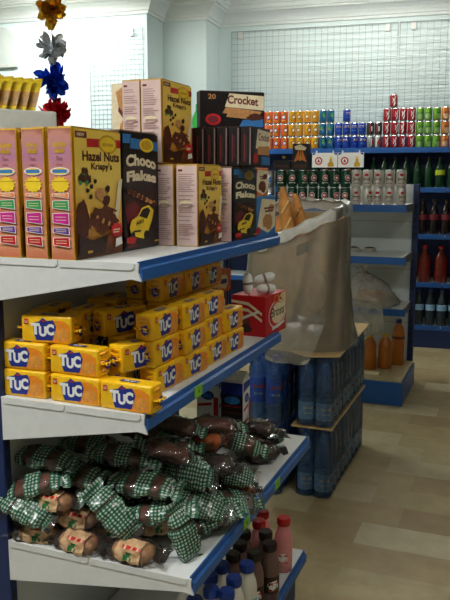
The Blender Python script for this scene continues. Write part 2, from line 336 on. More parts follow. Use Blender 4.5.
# ---------------------------------------------------------------- near shelving unit
Y0, Y1, XB = 1.39, 2.39, -1.13
SH = [(1.322, -.756), (.985, -.748), (.615, -.638), (.188, -.643)]
gu = empty('shelving_unit', (-.9, 1.89, 0)); tag(gu, 'white shelf unit with blue price rails holding cereals, yellow crackers and wrapped cakes', 'shelf')
def G(mb, name, parent=None, smooth=None):
    o = mb.build(name, parent or gu, smooth)
    if not parent: o.matrix_parent_inverse = Matrix.Translation((.9, -1.89, 0))
    return o
for y in (Y0 + .012, Y1 - .012):
    b = MB(); b.box(XB - .045, XB, y - .014, y + .014, 0, 1.5, 'dark_blue_enamel', .003)
    for i in range(28): b.box(XB - .012, XB + .0006, y - .004, y + .004, .1 + i * .05, .125 + i * .05, 'ink_black')
    G(b, 'upright')
b = MB(); b.box(XB - .03, XB - .012, Y0 + .03, Y1 - .03, .1, 1.5, 'panel_white'); G(b, 'back_panel')
b = MB(); b.box(XB, -.668, Y0 + .01, Y1 - .01, 0, .155, 'dark_blue_enamel', .004); G(b, 'base_plinth')
TAGS = [[], [1.671], [1.736, 2.008], []]
for i, (z, xf) in enumerate(SH):
    b = MB(); b.box(XB, xf, Y0 + .004, Y1 - .004, z - .028, z, 'white_enamel', .002); sh = G(b, 'shelf')
    tag(sh, ['top shelf board', 'middle shelf board', 'lower shelf board', 'bottom shelf board'][i])
    fd, bd = ((.034, .103), (.04, .108), (.033, .105), (.03, .03))[i]
    for y in (Y0, Y1 - .004):
        b = MB(); b.prism([(XB, z + .001), (xf + .006, z + .001), (xf + .004, z - fd * .55), (xf + .012, z - fd - .004), (xf - .012, z - fd), (XB, z - bd)], 'y', y - .001, y + .004, 'white_enamel')
        xm = XB + (xf - XB) * .47
        if y == Y0:
            for a, c in ((XB + .01, xm), (xm + .006, xf - .004)):
                b.prism([(a, z + .0015), (c, z + .0015), (c, z - .008), (c - .004, z - .0125), (c - .01, z - .0145), (a, z - .0145)], 'y', y - .0035, y - .001, 'white_enamel')
        o = G(b, 'end_bracket', sh)
    b = MB(); b.prism([(xf, z + .004), (xf + .004, z + .004), (xf + .005, z - .008), (xf + .012, z - .012), (xf + .012, z - .036), (xf + .004, z - .042), (xf, z - .042)], 'y', Y0 + .0045, Y1 - .0045, 'blue_enamel'); G(b, 'price_rail', sh)
    for ty in TAGS[i]:
        b = MB(); b.box(xf + .0115, xf + .014, ty - .024, ty + .024, z - .033, z - .004, 'tag_green', .001)
        fr = Frame((xf + .014, ty - .024, z - .033), (0, 1, 0), (0, 0, 1), .048, .029); b.ink(fr, [(.42, .35), (.6, .35), (.51, .68)], 'ink_black')
        tag(G(b, 'price_tag', sh), 'green price tag')

# ---------------------------------------------------------------- cereal boxes
def carton_body(b, t, d, h, m, top='carton_top'):
    """t along x, d along y; front +x, spine -y; origin at base corner (front, near)"""
    b.box(-t, 0, 0, d, 0, h, m, .0012, 1)
def spine_copper(b, t, h):
    fr = Frame((-t, 0, 0), (1, 0, 0), (0, 0, 1), t, h)
    b.ink(fr, rect(.03, .01, .97, .99), 'copper_print')
    for j, (x0, x1) in enumerate(((.2, .8), (.3, .72))):
        for k in range(7):
            x = x0 + (x1 - x0) * k / 7; b.ink(fr, rect(x, .855 - j * .045, x + (x1 - x0) / 10, .885 - j * .045 + .008 * (k % 2)), 'ink_gold')
    b.text(fr, 'Teen', .36, .755, .64, .785, 'ink_maroon', 0); b.text(fr, 'mini', .38, .715, .62, .735, 'ink_maroon', 0)
    b.ink(fr, [(x * .8 + .12, y) for x, y in ell(.48, .675, .5, .03)], 'ink_white'); b.ink(fr, ell(.5, .675, .36, .024), 'ink_yellow'); b.ink(fr, rect(.2, .662, .8, .688), 'ink_sky')
    b.ink(fr, star(.5, .575, .42, .065, 13, .78), 'ink_yellow'); b.ink(fr, rect(.16, .597, .84, .6), 'ink_brown')
    for y0, y1, m in ((.475, .515, 'ink_orange'), (.385, .46, 'ink_green'), (.275, .365, 'ink_magenta'), (.2, .255, 'ink_purple'), (.105, .18, 'ink_red')):
        b.ink(fr, [(.14, y0 + .012), (.86, y0 - .005), (.84, y1), (.14, y1 - .006)], 'ink_white'); b.ink(fr, [(.17, y0 + .015), (.83, y0), (.81, y1 - .004), (.17, y1 - .01)], m)
        for q in (.35, .6): b.ink(fr, rect(.26, y0 + (y1 - y0) * q, .72, y0 + (y1 - y0) * q + .004), 'ink_cream')
def spine_pink(b, t, h, seed):
    fr = Frame((-t, 0, 0), (1, 0, 0), (0, 0, 1), t, h); q = random.Random(seed)
    b.ink(fr, rect(.02, .01, .98, .99), 'nutrition_pink'); b.ink(fr, rect(.1, .92, .3, .945), 'ink_maroon')
    y = .88
    while y > .07:
        if .5 < y < .56: y -= .05; continue
        b.ink(fr, rect(.12, y, q.uniform(.6, .9), y + .011), 'print_grey'); y -= .026 if q.random() < .8 else .05
    b.ink(fr, ell(.5, .53, .3, .04), 'ink_cream'); b.ink(fr, rect(.24, .5, .8, .53), 'print_grey')
def front_hazel(b, d, h):
    fr = Frame((0, 0, 0), (0, 1, 0), (0, 0, 1), d, h)
    b.ink(fr, rect(.01, .01, .99, .99), 'hazel_print')
    b.ink(fr, rect(.03, .925, .26, .975), 'ink_maroon'); b.text(fr, 'NEW', .07, .938, .21, .962, 'ink_cream', .02)
    b.ink(fr, [(.26, .86), (.99, .87), (.99, .935), (.26, .925)], 'ink_red'); b.ink(fr, ell(.7, .89, .2, .075), 'ink_gold'); b.ink(fr, ell(.7, .89, .165, .06), 'ink_yellow'); b.ink(fr, rect(.58, .875, .82, .9), 'ink_gold')
    b.text(fr, 'Hazel Nuts', .16, .755, .95, .83, 'ink_brown', .03); b.text(fr, "Krispy's", .33, .675, .78, .745, 'ink_brown', .025)
    for x, y in ((.2, .67), (.13, .62), (.26, .62)): b.ink(fr, blob(x, y, .07, .035, x), 'ink_brown'); b.ink(fr, blob(x - .03, y - .03, .03, .02, y), 'ink_green')
    for x, y in ((.32, .56), (.24, .53), (.4, .6), (.3, .48), (.46, .53)): b.ink(fr, blob(x, y, .035, .018, x * 7), 'ink_darkbrown')
    b.ink(fr, blob(.5, .5, .1, .05, 3), 'ink_tan'); b.ink(fr, blob(.62, .45, .08, .04, 5), 'ink_brown'); b.ink(fr, blob(.66, .54, .05, .03, 7), 'ink_darkbrown')
    b.ink(fr, [(.9, .6), (1, .62), (.92, .38), (.86, .27), (.78, .27)], 'ink_cream'); b.ink(fr, blob(.55, .3, .34, .1, 8, 26), 'cereal_heap'); b.ink(fr, blob(.12, .3, .14, .16, 9, 18), 'ink_brown')
    for k in range(14): b.ink(fr, ell(.3 + .5 * ((k * .37) % 1), .24 + .12 * ((k * .61) % 1), .03, .014, 8), 'ink_brown' if k % 2 else 'ink_tan')
    b.ink(fr, [(.02, .03), (.55, .03), (.65, .18), (.3, .14), (.02, .2)], 'ink_darkbrown')
    b.ink(fr, star(.82, .2, .16, .07, 11), 'ink_red'); b.ink(fr, rect(.74, .2, .9, .21), 'ink_cream'); b.ink(fr, rect(.74, .18, .88, .19), 'ink_cream')
    b.ink(fr, [(.78, .06), (.95, .08), (.93, .14), (.8, .13)], 'ink_white'); b.ink(fr, rect(.18, .045, .28, .065), 'ink_gold')
def front_choco(b, d, h):
    fr = Frame((0, 0, 0), (0, 1, 0), (0, 0, 1), d, h)
    b.ink(fr, rect(.01, .01, .99, .99), 'carton_black')
    b.ink(fr, [(.02, .9), (.2, .9), (.24, .975), (.02, .975)], 'ink_sky'); b.ink(fr, [(.2, .86), (.99, .85), (.99, .93), (.24, .945)], 'ink_sky'); b.ink(fr, ell(.66, .895, .2, .06), 'ink_yellow'); b.ink(fr, ell(.66, .895, .15, .04), 'ink_gold')
    b.text(fr, 'Choco', .09, .7, .92, .8, 'ink_cream', .05, arc=.025, rise=-.02); b.text(fr, 'Flakes', .1, .575, .92, .665, 'ink_cream', .05, arc=.02, rise=-.01)
    b.ink(fr, blob(.5, .44, .44, .09, 21, 24), 'ink_darkbrown'); b.ink(fr, [(.04, .36), (.3, .42), (.6, .3), (.3, .2), (.1, .24)], 'ink_maroon')
    for k in range(26): b.ink(fr, blob(.12 + .78 * ((k * .381) % 1), .38 + .13 * ((k * .617) % 1), .055, .022, k, 8), ('cereal_heap', 'ink_brown', 'ink_tan')[k % 3])
    # toy car giveaway
    b.ink(fr, [(.16, .13), (.5, .09), (.62, .14), (.74, .24), (.8, .33), (.66, .38), (.46, .36), (.34, .29), (.18, .26), (.12, .2)], 'ink_yellow')
    b.ink(fr, [(.38, .29), (.6, .26), (.7, .33), (.63, .36), (.48, .345)], 'ink_black'); b.ink(fr, ell(.58, .12, .08, .04, 14), 'ink_black'); b.ink(fr, ell(.78, .22, .05, .04, 14), 'ink_black'); b.ink(fr, ell(.2, .13, .06, .03, 14), 'ink_black')
    b.text(fr, 'A001', .28, .21, .5, .245, 'ink_black', .03, rise=.02); b.ink(fr, rect(.22, .155, .42, .17), 'ink_black')
    b.ink(fr, [(.03, .07), (.24, .06), (.3, .1), (.2, .12), (.03, .12)], 'ink_red'); b.ink(fr, rect(.06, .03, .3, .055), 'ink_maroon'); b.ink(fr, rect(.8, .05, .94, .065), 'ink_gold')
def cereal(name, t, d, h, body, spine, front, loc, rz, label, seed=1, group='cereal boxes on the top shelf'):
    root = empty(name, loc, rz); tag(root, label, 'cereal box', group)
    b = MB(); carton_body(b, t, d, h, body)
    if spine == 'copper': spine_copper(b, t, h)
    elif spine == 'pink': spine_pink(b, t, h, seed)
    if front == 'hazel': front_hazel(b, d, h)
    elif front == 'choco': front_choco(b, d, h)
    b.build('carton', root)
    b = MB(); b.box(-t + .001, -.001, .002, d - .002, h, h + .0012, 'carton_top'); b.box(-t * .55, -.0005, .004, d - .004, h + .0012, h + .0024, body)
    b.build('top_flap', root)
    return root
ZT = SH[0][0]; HB, WB = .292, .213
for i, x in enumerate((-.911, -.985, -1.060)):
    cereal('cereal_box', .0605, WB, HB, 'ink_gold', 'copper', 'hazel', (x, 1.393 + .003 * i, ZT), .02 * (-1) ** i,
           ('large cereal box at front left, copper spine and yellow hazelnut front both in view', 'middle of the three copper cereal box spines at the front left', 'leftmost copper cereal box spine, cut by the left edge')[i])
cereal('cereal_box', .0605, .195, HB + .006, 'carton_black', 'copper', 'choco', (-.915, 1.612, ZT), .0, 'large black chocolate flakes box beside the big yellow hazelnut box')
for i, (x, t) in enumerate(((-.797, .062), (-.868, .052), (-.924, .052), (-.980, .052))):
    cereal('cereal_box', t, .163, .218, 'ink_gold', 'pink', 'hazel' if i == 0 else None, (x, 1.812, ZT), 0,
           ('small yellow hazelnut cereal box in the lower row left of the small black one', 'pale pink cereal box spine in lower row right of the large black box', 'pale cereal box hidden behind the large black chocolate box', 'rearmost pale cereal box under the raised pair')[i], seed=i)
cereal('cereal_box', .068, .205, .214, 'carton_black', 'pink', 'choco', (-.765, 1.985, ZT), 0, 'small black chocolate flakes box near the right end of the top shelf', seed=9)
for i in range(2): cereal('cereal_box', .055, .19, .214, 'ink_gold', 'pink', None, (-.836 - .06 * i, 1.99, ZT), 0, ('pale cereal box just behind the small black chocolate box', 'second pale cereal box behind the small black one')[i], seed=20 + i)
Z2 = ZT + .2235
cereal('cereal_box', .061, .19, .220, 'ink_gold', 'pink', 'hazel', (-.902, 1.815, Z2), 0, 'yellow hazelnut cereal box raised on top of the lower row', seed=31)
cereal('cereal_box', .054, .19, .220, 'ink_gold', 'pink', None, (-.966, 1.815, Z2), 0, 'pale pink cereal box spine raised beside the upper hazelnut box', seed=32)
# cereal box turned so its picture shows
root = empty('cereal_box', (-1.046, 1.84, Z2), 0); tag(root, 'raised cereal box at far left of upper row with orange picture on white', 'cereal box', 'cereal boxes on the top shelf')
b = MB(); b.box(-.022, .024, 0, .16, 0, .216, 'ink_cream', .0012, 1); fr = Frame((-.022, 0, 0), (1, 0, 0), (0, 0, 1), .046, .216)
b.ink(fr, [(.3, .9), (.95, .98), (.95, .5), (.5, .7)], 'ink_tan'); b.ink(fr, blob(.75, .3, .22, .28, 4), 'ink_tan'); b.ink(fr, blob(.4, .16, .2, .08, 5), 'ink_green'); b.ink(fr, [(.5, .72), (.95, .6), (.95, .52), (.45, .66)], 'ink_maroon')
b.build('carton', root); b = MB(); b.box(-.021, .023, .002, .158, .216, .2175, 'carton_top'); b.build('top_flap', root)

# wafer boxes and spines at the right end
def crocket(t, d, h, loc, rz, label):
    root = empty('wafer_box', loc, rz); tag(root, label, 'wafer box', 'wafer boxes on the top shelf')
    b = MB(); b.box(-t, 0, 0, d, 0, h, 'ink_darkbrown', .0012, 1); fr = Frame((0, 0, 0), (0, 1, 0), (0, 0, 1), d, h)
    b.ink(fr, rect(.01, .02, .99, .98), 'carton_black'); b.ink(fr, [(.38, .58), (.45, .95), (.99, .9), (.99, .5), (.8, .52)], 'ink_cream')
    b.text(fr, 'Crocket', .42, .66, .9, .9, 'ink_maroon', .03, arc=.02, rise=-.05)
    b.ink(fr, [(.34, .4), (.9, .34), (.96, .46), (.4, .58)], 'ink_tan'); b.ink(fr, [(.4, .3), (.95, .22), (.96, .34), (.42, .4)], 'ink_tan'); b.ink(fr, [(.6, .03), (.98, .03), (.98, .26), (.66, .22)], 'ink_sky')
    b.ink(fr, blob(.85, .3, .12, .1, 6), 'ink_brown'); b.ink(fr, ell(.2, .22, .12, .16), 'ink_red'); b.ink(fr, ell(.2, .22, .08, .1), 'ink_maroon'); b.text(fr, '20', .12, .78, .24, .92, 'ink_tan', .02)
    b.build('carton', root); b = MB(); b.box(-t + .001, -.001, .002, d - .002, h, h + .0012, 'ink_darkbrown'); b.build('top_flap', root)
    return root
def spinepack(loc, label, front=False, red=False, t=.034):
    root = empty('wafer_box', loc, 0); tag(root, label, 'wafer box', 'wafer boxes on the top shelf')
    h, d = .112, .17; b = MB(); b.box(-t, 0, 0, d, 0, h, 'ink_maroon' if red else 'ink_darkbrown', .0012, 1); fr = Frame((-t, 0, 0), (1, 0, 0), (0, 0, 1), t, h)
    b.ink(fr, rect(.05, .02, .95, .98), 'ink_maroon' if red else 'carton_black')
    if not red:
        b.ink(fr, rect(.82, .04, .92, .96), 'ink_grey'); b.ink(fr, rect(.3, .1, .42, .8), 'ink_maroon'); b.ink(fr, rect(.5, .2, .56, .75), 'ink_brown')  # grey bar: bright highlight along the spine edge, put in as colour
    if front:
        fr = Frame((0, 0, 0), (0, 1, 0), (0, 0, 1), d, h); b.ink(fr, rect(.02, .02, .98, .98), 'carton_black'); b.ink(fr, [(.2, .45), (.3, .95), (.98, .92), (.98, .5)], 'ink_cream'); b.text(fr, 'Crocket', .34, .66, .92, .86, 'ink_maroon', .02)
        b.ink(fr, [(.3, .3), (.95, .3), (.95, .55), (.3, .5)], 'ink_tan'); b.ink(fr, rect(.5, .04, .97, .25), 'ink_sky'); b.ink(fr, ell(.2, .2, .12, .14), 'ink_red')
    b.build('carton', root); return root
ZW = ZT + .2185
for i, x in enumerate((-.722, -.759, -.796, -.833, -.870, -.907)):
    spinepack((x, 2.03, ZW), ('dark wafer box at right end of the spine row with its picture showing', 'dark wafer box spine next to the pictured one', 'third dark wafer spine from the right', 'fourth dark wafer spine from the right', 'fifth dark wafer spine from the right', 'dark red wafer spine at left end of the row')[i], i == 0, i == 5)
crocket(.04, .2, .104, (-.885, 2.035, ZW + .1135), math.radians(-52), 'brown wafer stick box lying on top of the row of dark wafer spines')
def biscuit_box(t, d, h, loc, rz, label, main, pic):
    root = empty('biscuit_box', loc, rz); tag(root, label, 'biscuit box'); b = MB(); b.box(-t, 0, 0, d, 0, h, main, .0012, 1)
    fr = Frame((0, 0, 0), (0, 1, 0), (0, 0, 1), d, h); b.ink(fr, [(.1, .25), (.3, .95), (.97, .9), (.97, .2), (.6, .05)], 'ink_cream'); b.ink(fr, blob(.6, .35, .25, .2, 3), pic); b.ink(fr, blob(.75, .7, .15, .1, 5), pic); b.ink(fr, rect(.4, .68, .9, .72), 'ink_maroon'); b.ink(fr, rect(.45, .6, .85, .64), 'ink_maroon')
    b.ink(fr, ell(.14, .14, .1, .1), 'ink_red'); b.build('carton', root)
    b = MB(); b.box(-t + .001, -.001, .002, d - .002, h, h + .001, main); b.build('top_flap', root); return root
biscuit_box(.06, .19, .125, (-.768, 2.197, ZT), math.radians(-2), 'small blue and white biscuit box at right end of top shelf', 'ink_sky', 'ink_tan')
biscuit_box(.055, .15, .09, (-.78, 2.21, ZT + .1262), 0, 'orange biscuit box standing on the blue and white one', 'ink_orange', 'cake_brown')
b = MB(); b.lathe([(.02, 0), (.024, .004), (.024, .15), (.02, .165), (.012, .18), (.012, .2)], 'bright_green', 16); o = b.build('green_bottle', None, 40); o.location = (-.972, 2.23, ZT + .2185)
tag(o, 'bright green bottle peeking between the upper cereal and wafer boxes', 'bottle')
b = MB(); b.box(-.06, 0, 0, .12, 0, .218, 'nutrition_pink', .0012, 1); o = b.build('cereal_box'); o.location = (-.94, 2.2, ZT); tag(o, 'pale cereal box at the back supporting the bright green bottle', 'cereal box', 'cereal boxes on the top shelf')

# ---------------------------------------------------------------- yellow cracker packs
PL, PH, PD = .136, .066, .05
def cracker_pack():
    root = empty('cracker_pack'); tag(root, 'yellow cracker pack', 'crackers', 'yellow cracker packs on the middle shelf')
    b = MB(); b.box(-PL / 2, PL / 2, -PD / 2, PD / 2, 0, PH, 'snack_yellow', .006, 3)
    for s in (-1, 1):   # gathered ends
        for k in range(5):
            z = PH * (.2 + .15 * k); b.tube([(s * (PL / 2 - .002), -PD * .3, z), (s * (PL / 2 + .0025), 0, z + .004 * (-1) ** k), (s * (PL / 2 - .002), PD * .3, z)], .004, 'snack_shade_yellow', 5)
        fe = Frame((s * (PL / 2 + .003), -s * PD / 2, 0), (0, s, 0), (0, 0, 1), PD, PH); b.ink(fe, blob(.62, .42, .2, .2, 4), 'ink_blue', .004); b.text(fe, 'TUC', .5, .34, .78, .5, 'ink_white', .03, lift=.0044)
    for s in (-1, 1):
        fr = Frame((-s * PL / 2, -s * PD / 2, 0), (s, 0, 0), (0, 0, 1), PL, PH); b.layer = 0
        b.ink(fr, [(.55, .06), (.96, .1), (.96, .7), (.8, .86), (.55, .8)], 'snack_orange'); b.ink(fr, ell(.83, .36, .11, .24, 16), 'biscuit'); b.ink(fr, ell(.74, .3, .09, .2, 14), 'biscuit')
        b.ink(fr, [(.26, .3), (.3, .1), (.62, .12), (.66, .34), (.7, .62), (.64, .86), (.52, .82), (.44, .92), (.36, .78), (.24, .72)], 'ink_blue')
        b.text(fr, 'T', .2, .3, .38, .72, 'ink_white', .06); b.text(fr, 'U', .36, .24, .51, .62, 'ink_white', .06); b.text(fr, 'C', .5, .3, .66, .72, 'ink_white', .06)
        b.ink(fr, [(.4, .8), (.46, .86), (.5, .78)], 'ink_red'); b.ink(fr, rect(.07, .66, .155, .86), 'ink_red'); b.text(fr, 'LU', .085, .71, .14, .81, 'ink_white', .02)
    ft = Frame((-PL / 2, -PD / 2, PH), (1, 0, 0), (0, 1, 0), PL, PD); b.ink(ft, rect(.34, .2, .68, .5), 'ink_blue'); b.text(ft, 'TUC', .4, .25, .62, .45, 'ink_white', .03)
    b.build('wrapper', root, 35)
    for s in (-1, 1):
        b = MB(); x0 = s * (PL / 2 + .002); n = 8; vs = []
        for j in range(3):
            for k in range(n + 1): vs.append((x0 + s * .0055 * j, -PD / 2 + .004 + (PD - .008) * k / n, PH * .48 + .0022 * math.sin(k * 2.4) * j))
        fs = [(j * (n + 1) + k, j * (n + 1) + k + 1, (j + 1) * (n + 1) + k + 1, (j + 1) * (n + 1) + k) for j in range(2) for k in range(n)]
        b.add(vs, fs, 'snack_yellow'); b.add([(v[0], v[1], v[2] + .0008) for v in vs], [f[::-1] for f in fs], 'snack_yellow'); b.build('end_crimp', root, 50)
    return root
CP = cracker_pack(); ZC = SH[1][0]; D90 = PI / 2
cr = [  # x, y, layer, rz, label
    (-1.084, 1.432, 0, .02, 'cracker pack facing front, bottom layer, far left of the middle shelf'),
    (-.932, 1.430, 0, -.03, 'cracker pack facing front, bottom layer, second from left'),
    (-.793, 1.423, 0, -.06, 'cracker pack lying at the very front corner beside the shelf edge'),
    (-1.086, 1.436, 1, .03, 'cracker pack facing front, second layer, far left'),
    (-.936, 1.437, 1, -.05, 'cracker pack facing front, second layer, right of the far left one'),
    (-1.02, 1.45, 2, .07, 'topmost cracker pack facing front at left of the middle shelf'),
    (-.918, 1.60, 2, D90 - .42, 'cracker pack turned with its end in view on top layer, near the centre'),
    (-.838, 1.535, 1, D90 - .35, 'cracker pack turned with its end in view, second layer above the front corner pack'),
    (-.905, 1.62, 0, D90, ''), (-.905, 1.62, 1, D90, ''), (-1.0, 1.57, 2, D90 + .1, 'cracker pack end just visible behind the topmost front facing pack'),
    (-1.06, 1.62, 1, D90, ''), (-1.06, 1.62, 0, D90, ''), (-1.0, 1.6, 0, D90, ''), (-1.0, 1.6, 1, D90, ''), (-1.095, 1.56, 2, D90 + .15, 'cracker pack end at far left behind the topmost front facing pack'), (-1.06, 1.77, 0, D90, ''), (-1.06, 1.77, 1, D90, ''), (-1.05, 1.76, 2, D90, ''), (-1.0, 1.75, 0, D90, ''), (-1.0, 1.75, 1, D90, ''), (-1.0, 1.75, 2, D90, '')]
for k, (y, x) in enumerate(((1.60, -.8), (1.755, -.793), (1.90, -.798), (2.042, -.8))):
    for l in range(3 if k < 2 else 2 if k == 3 else 3):
        if k == 0 and l == 0: y_ = 1.61
        else: y_ = y + rnd.uniform(-.006, .006)
        cr.append((x + rnd.uniform(-.014, .004), y_, l, D90 + rnd.uniform(-.09, .05), '%s cracker stack along the shelf edge counting from the near end, %s layer' % (ORD[k], ('bottom', 'middle', 'top')[l])))
for k, y in enumerate((1.76, 1.9, 2.04)):
    for l in range(4):
        cr.append((-.868, y + rnd.uniform(-.008, .008), l, D90 + rnd.uniform(-.06, .06), '%s cracker stack in the row behind the edge row, %s layer' % (ORD[k], ('bottom', 'second', 'third', 'top')[l])))
for k, y in enumerate((1.78, 1.94)):
    for l in range(4): cr.append((-.94, y, l, D90 + rnd.uniform(-.06, .06), '%s cracker stack deepest from the shelf edge, %s layer' % (ORD[k], ('bottom', 'second', 'third', 'top')[l])))
for k, (y, x) in enumerate(((2.14, -.865),)):
    for l in range(4): pass
hid = 0
for x, y, l, rz, lab in cr:
    if not lab:
        hid += 1; lab = 'cracker pack mostly hidden in the front left pile, %s one back' % ORD[hid - 1]
    inst(CP, (x, y, ZC + l * (PH + .0008)), rz, lab)

# red biscuit carton with rolls on top
root = empty('biscuit_carton', (-.752, 2.262, ZC), math.radians(-5)); tag(root, 'red biscuit carton with white script at the far end of the middle shelf', 'biscuit box')
b = MB(); t, d, h = .125, .18, .136
b.box(-t, 0, 0, d, 0, h, 'box_red', .0015, 1); fr = Frame((0, 0, 0), (0, 1, 0), (0, 0, 1), d, h)
b.ink(fr, [(.3, .6), (.75, .98), (.97, .98), (.97, .6), (.7, .9)], 'box_cream'); b.ink(fr, ell(.55, .48, .42, .36), 'ink_white'); b.ink(fr, ell(.55, .48, .39, .32), 'box_red'); b.ink(fr, ell(.6, .5, .34, .27), 'ink_cream'); b.text(fr, 'Bross', .2, .42, .86, .66, 'ink_darkbrown', .015, shear=.1, rise=.02)
b.ink(fr, rect(.38, .76, .62, .97), 'ink_orange'); b.ink(fr, ell(.5, .86, .07, .07), 'ink_red'); b.ink(fr, [(.3, .1), (.9, .2), (.88, .26), (.3, .18)], 'ink_white')
fr = Frame((-t, 0, 0), (1, 0, 0), (0, 0, 1), t, h)
for o_ in (0, .16): b.ink(fr, [(.0, .88 - o_), (.5, .84 - o_), (.9, .6 - o_), (.9, .52 - o_), (.5, .76 - o_), (0, .82 - o_)], 'ink_cream')
b.ink(fr, blob(.3, .3, .24, .18, 5), 'cake_brown'); b.ink(fr, blob(.45, .18, .16, .1, 6), 'ink_darkbrown'); b.ink(fr, [(.3, .46), (.8, .66), (.82, .6), (.34, .4)], 'ink_white'); b.build('carton', root)
def roll(loc, rot, label):
    root = empty('wrapped_roll', loc); root.rotation_euler = rot; tag(root, label, 'wrapped roll', 'white wrapped rolls on the red carton')
    b = MB(); L = .062
    b.tube([(-L / 2 + L * i / 10, 0, .0) for i in range(11)], lambda t: .0165 * (1 - .25 * abs(2 * t - 1) ** 4) + .0006 * math.sin(t * 40), 'ink_white', 12); b.tube([(-.004, 0, 0), (.004, 0, 0)], .0172, 'ink_grey', 12); b.build('wrapper', root, 40)
    for s in (-1, 1):
        b = MB(); b.tube([(s * L / 2, 0, 0), (s * (L / 2 + .006), 0, 0)], lambda t: .011 - .006 * t, 'ink_white', 8); b.build('twist_end', root)
roll((-.825, 2.29, ZC + .1365 + .0375), (0, D90 - .08, 0), 'white wrapped roll standing upright on the red carton'); roll((-.772, 2.325, ZC + .1365 + .017), (0, .02, .9), 'white wrapped roll lying lowest on the red carton'); roll((-.785, 2.345, ZC + .1365 + .05), (0, -.3, .5), 'white wrapped roll lying highest on the red carton')
# brown snack packs beside it
def snackbox(loc, rz, label, m):
    root = empty('snack_pack', loc, rz); tag(root, label, 'snack pack', 'dark snack packs behind the red carton')
    b = MB(); b.box(-.03, .03, -.06, .06, 0, .075, m, .006, 2); fr = Frame((.03, -.06, 0), (0, 1, 0), (0, 0, 1), .12, .075); b.ink(fr, blob(.5, .5, .3, .3, 3), 'ink_cream'); b.ink(fr, rect(.3, .4, .7, .6), 'ink_blue'); b.build('wrapper', root, 35)
    b = MB(); b.box(-.028, .028, -.067, -.06, .03, .034, m); b.build('end_crimp', root)
snackbox((-.915, 2.2, ZC), 0, 'brown snack pack at bottom left of the red carton', 'cake_tan'); snackbox((-.912, 2.2, ZC + .076), .1, 'tan snack pack lying above the brown one by the red carton', 'cake_brown')
snackbox((-.908, 2.205, ZC + .152), -.1, 'upper dark snack pack with an orange rim under the top shelf', 'cake_orange')

# ---------------------------------------------------------------- wrapped cakes on the lower shelf
def pillow(b, L, Wd, H, m, seed, nz=.0, nt=26, na=28, fins=True, ex=2.6, uv=True):
    q = random.Random(seed); ph = [q.uniform(0, 6) for _ in range(6)]; ts = []
    for i in range(nt + 1): ts.append(-1 + 2 * i / nt)
    rings = []
    for t in ts: rings.append((t * L / 2, max(.1, (1 - abs(t) ** 2.6) ** .5 if fins else (1 - abs(t) ** 4) ** .35), t))
    if fins:
        rings = [(-L / 2 - .024, -1, -1.25), (-L / 2 - .008, -1, -1.12)] + rings + [(L / 2 + .008, -1, 1.12), (L / 2 + .024, -1, 1.25)]
    vs = []; uvs = []; base = len(b.v)
    for x, r, t in rings:
        for k in range(na):
            a = 2 * PI * k / na; c, s_ = math.cos(a), math.sin(a); kk = (abs(c) ** ex + abs(s_) ** ex) ** (-1 / ex); c *= kk; s_ *= kk
            if r < 0: y = c * Wd * .46; z = s_ * .0016 + .006 * math.sin(c * 3 + ph[0] + x * 60)
            else:
                w = 1 + nz * (math.sin(3 * a + ph[1] + t * 5) + math.sin(7 * a + ph[2] - t * 9) * .7 + math.sin(t * 14 + ph[3] + a) * .7 + 3.2 * noise.noise(Vector((t * 3 + seed, c * 2.2, s_ * 2.2))))
                y = c * Wd / 2 * (r ** (.25 if fins else .6)) * w; z = s_ * H / 2 * r * w
            vs.append((x, y, z)); uvs.append(((t + 1.25) / 2.5, k / na))
    n = len(rings); fs = [(j * na + k, j * na + (k + 1) % na, (j + 1) * na + (k + 1) % na, (j + 1) * na + k) for j in range(n - 1) for k in range(na)]
    fs += [tuple(range(na))[::-1], tuple((n - 1) * na + k for k in range(na))]
    b.add(vs, fs, m)
    if uv: b.uv = (b.uv or []) + uvs
    return [vs[j * na:(j + 1) * na] for j in range(2 if fins else 0, n - (2 if fins else 0))]
def cake_pack(name, L, Wd, H, cakem, wrapm, seed, lab=None, n_cakes=1):
    root = empty(name); tag(root, 'wrapped cake', 'wrapped cake', 'wrapped cakes heaped on the lower shelf')
    for i in range(n_cakes):
        b = MB(); l = L * .8 / n_cakes; pillow(b, l, Wd * .84, H * .78, cakem, seed + i, .03, 12, 16, False, 2.4)
        for j, v in enumerate(b.v): b.v[j] = v + Vector((-L * .4 + l * (i + .5), 0, 0))
        b.build('cake', root, 60)
    b = MB(); grid = pillow(b, L, Wd, H, wrapm, seed + 5, .06); b.build('wrapper', root, 60)
    if lab:
        b = MB(); na = 28; j0, j1 = 7, 20   # printed label wrapped over the front of the pack
        for k0, k1 in ((7, 16),):
            for j in range(j0, j1):
                for k in range(k0, k1):
                    q = [Vector(grid[jj][kk % na]) for jj, kk in ((j, k), (j + 1, k), (j + 1, k + 1), (j, k + 1))]
                    q = [p + Vector((0, p.y, p.z)).normalized() * .0012 for p in q]
                    red = k == k0 + 3 and j > j0 + 3; gr = k0 + 5 <= k <= k0 + 7 and j0 + 5 <= j <= j0 + 8
                    b.add(q, [(0, 1, 2, 3)], 'ink_red' if red and j % 3 else 'can_leafgreen' if gr and (j + k) % 4 else 'bun_label')
        b.build('label_patch', root, 60)
    return root
KG = cake_pack('gingham_cake', .148, .068, .042, 'cake_brown', 'gingham_wrap', 3)
KF = cake_pack('gingham_cake', .12, .072, .038, 'cake_brown', 'gingham_full', 13)
KB = cake_pack('bun_pack', .132, .076, .054, 'cake_tan', 'clear_film', 23, True)
KD = cake_pack('chocolate_cake', .115, .07, .055, 'cake_dark', 'clear_film', 33)
KO = cake_pack('orange_cake', .12, .07, .05, 'cake_orange', 'clear_film', 43)
KE = cake_pack('gingham_cake', .14, .068, .044, 'cake_brown', 'gingham_ends', 53)
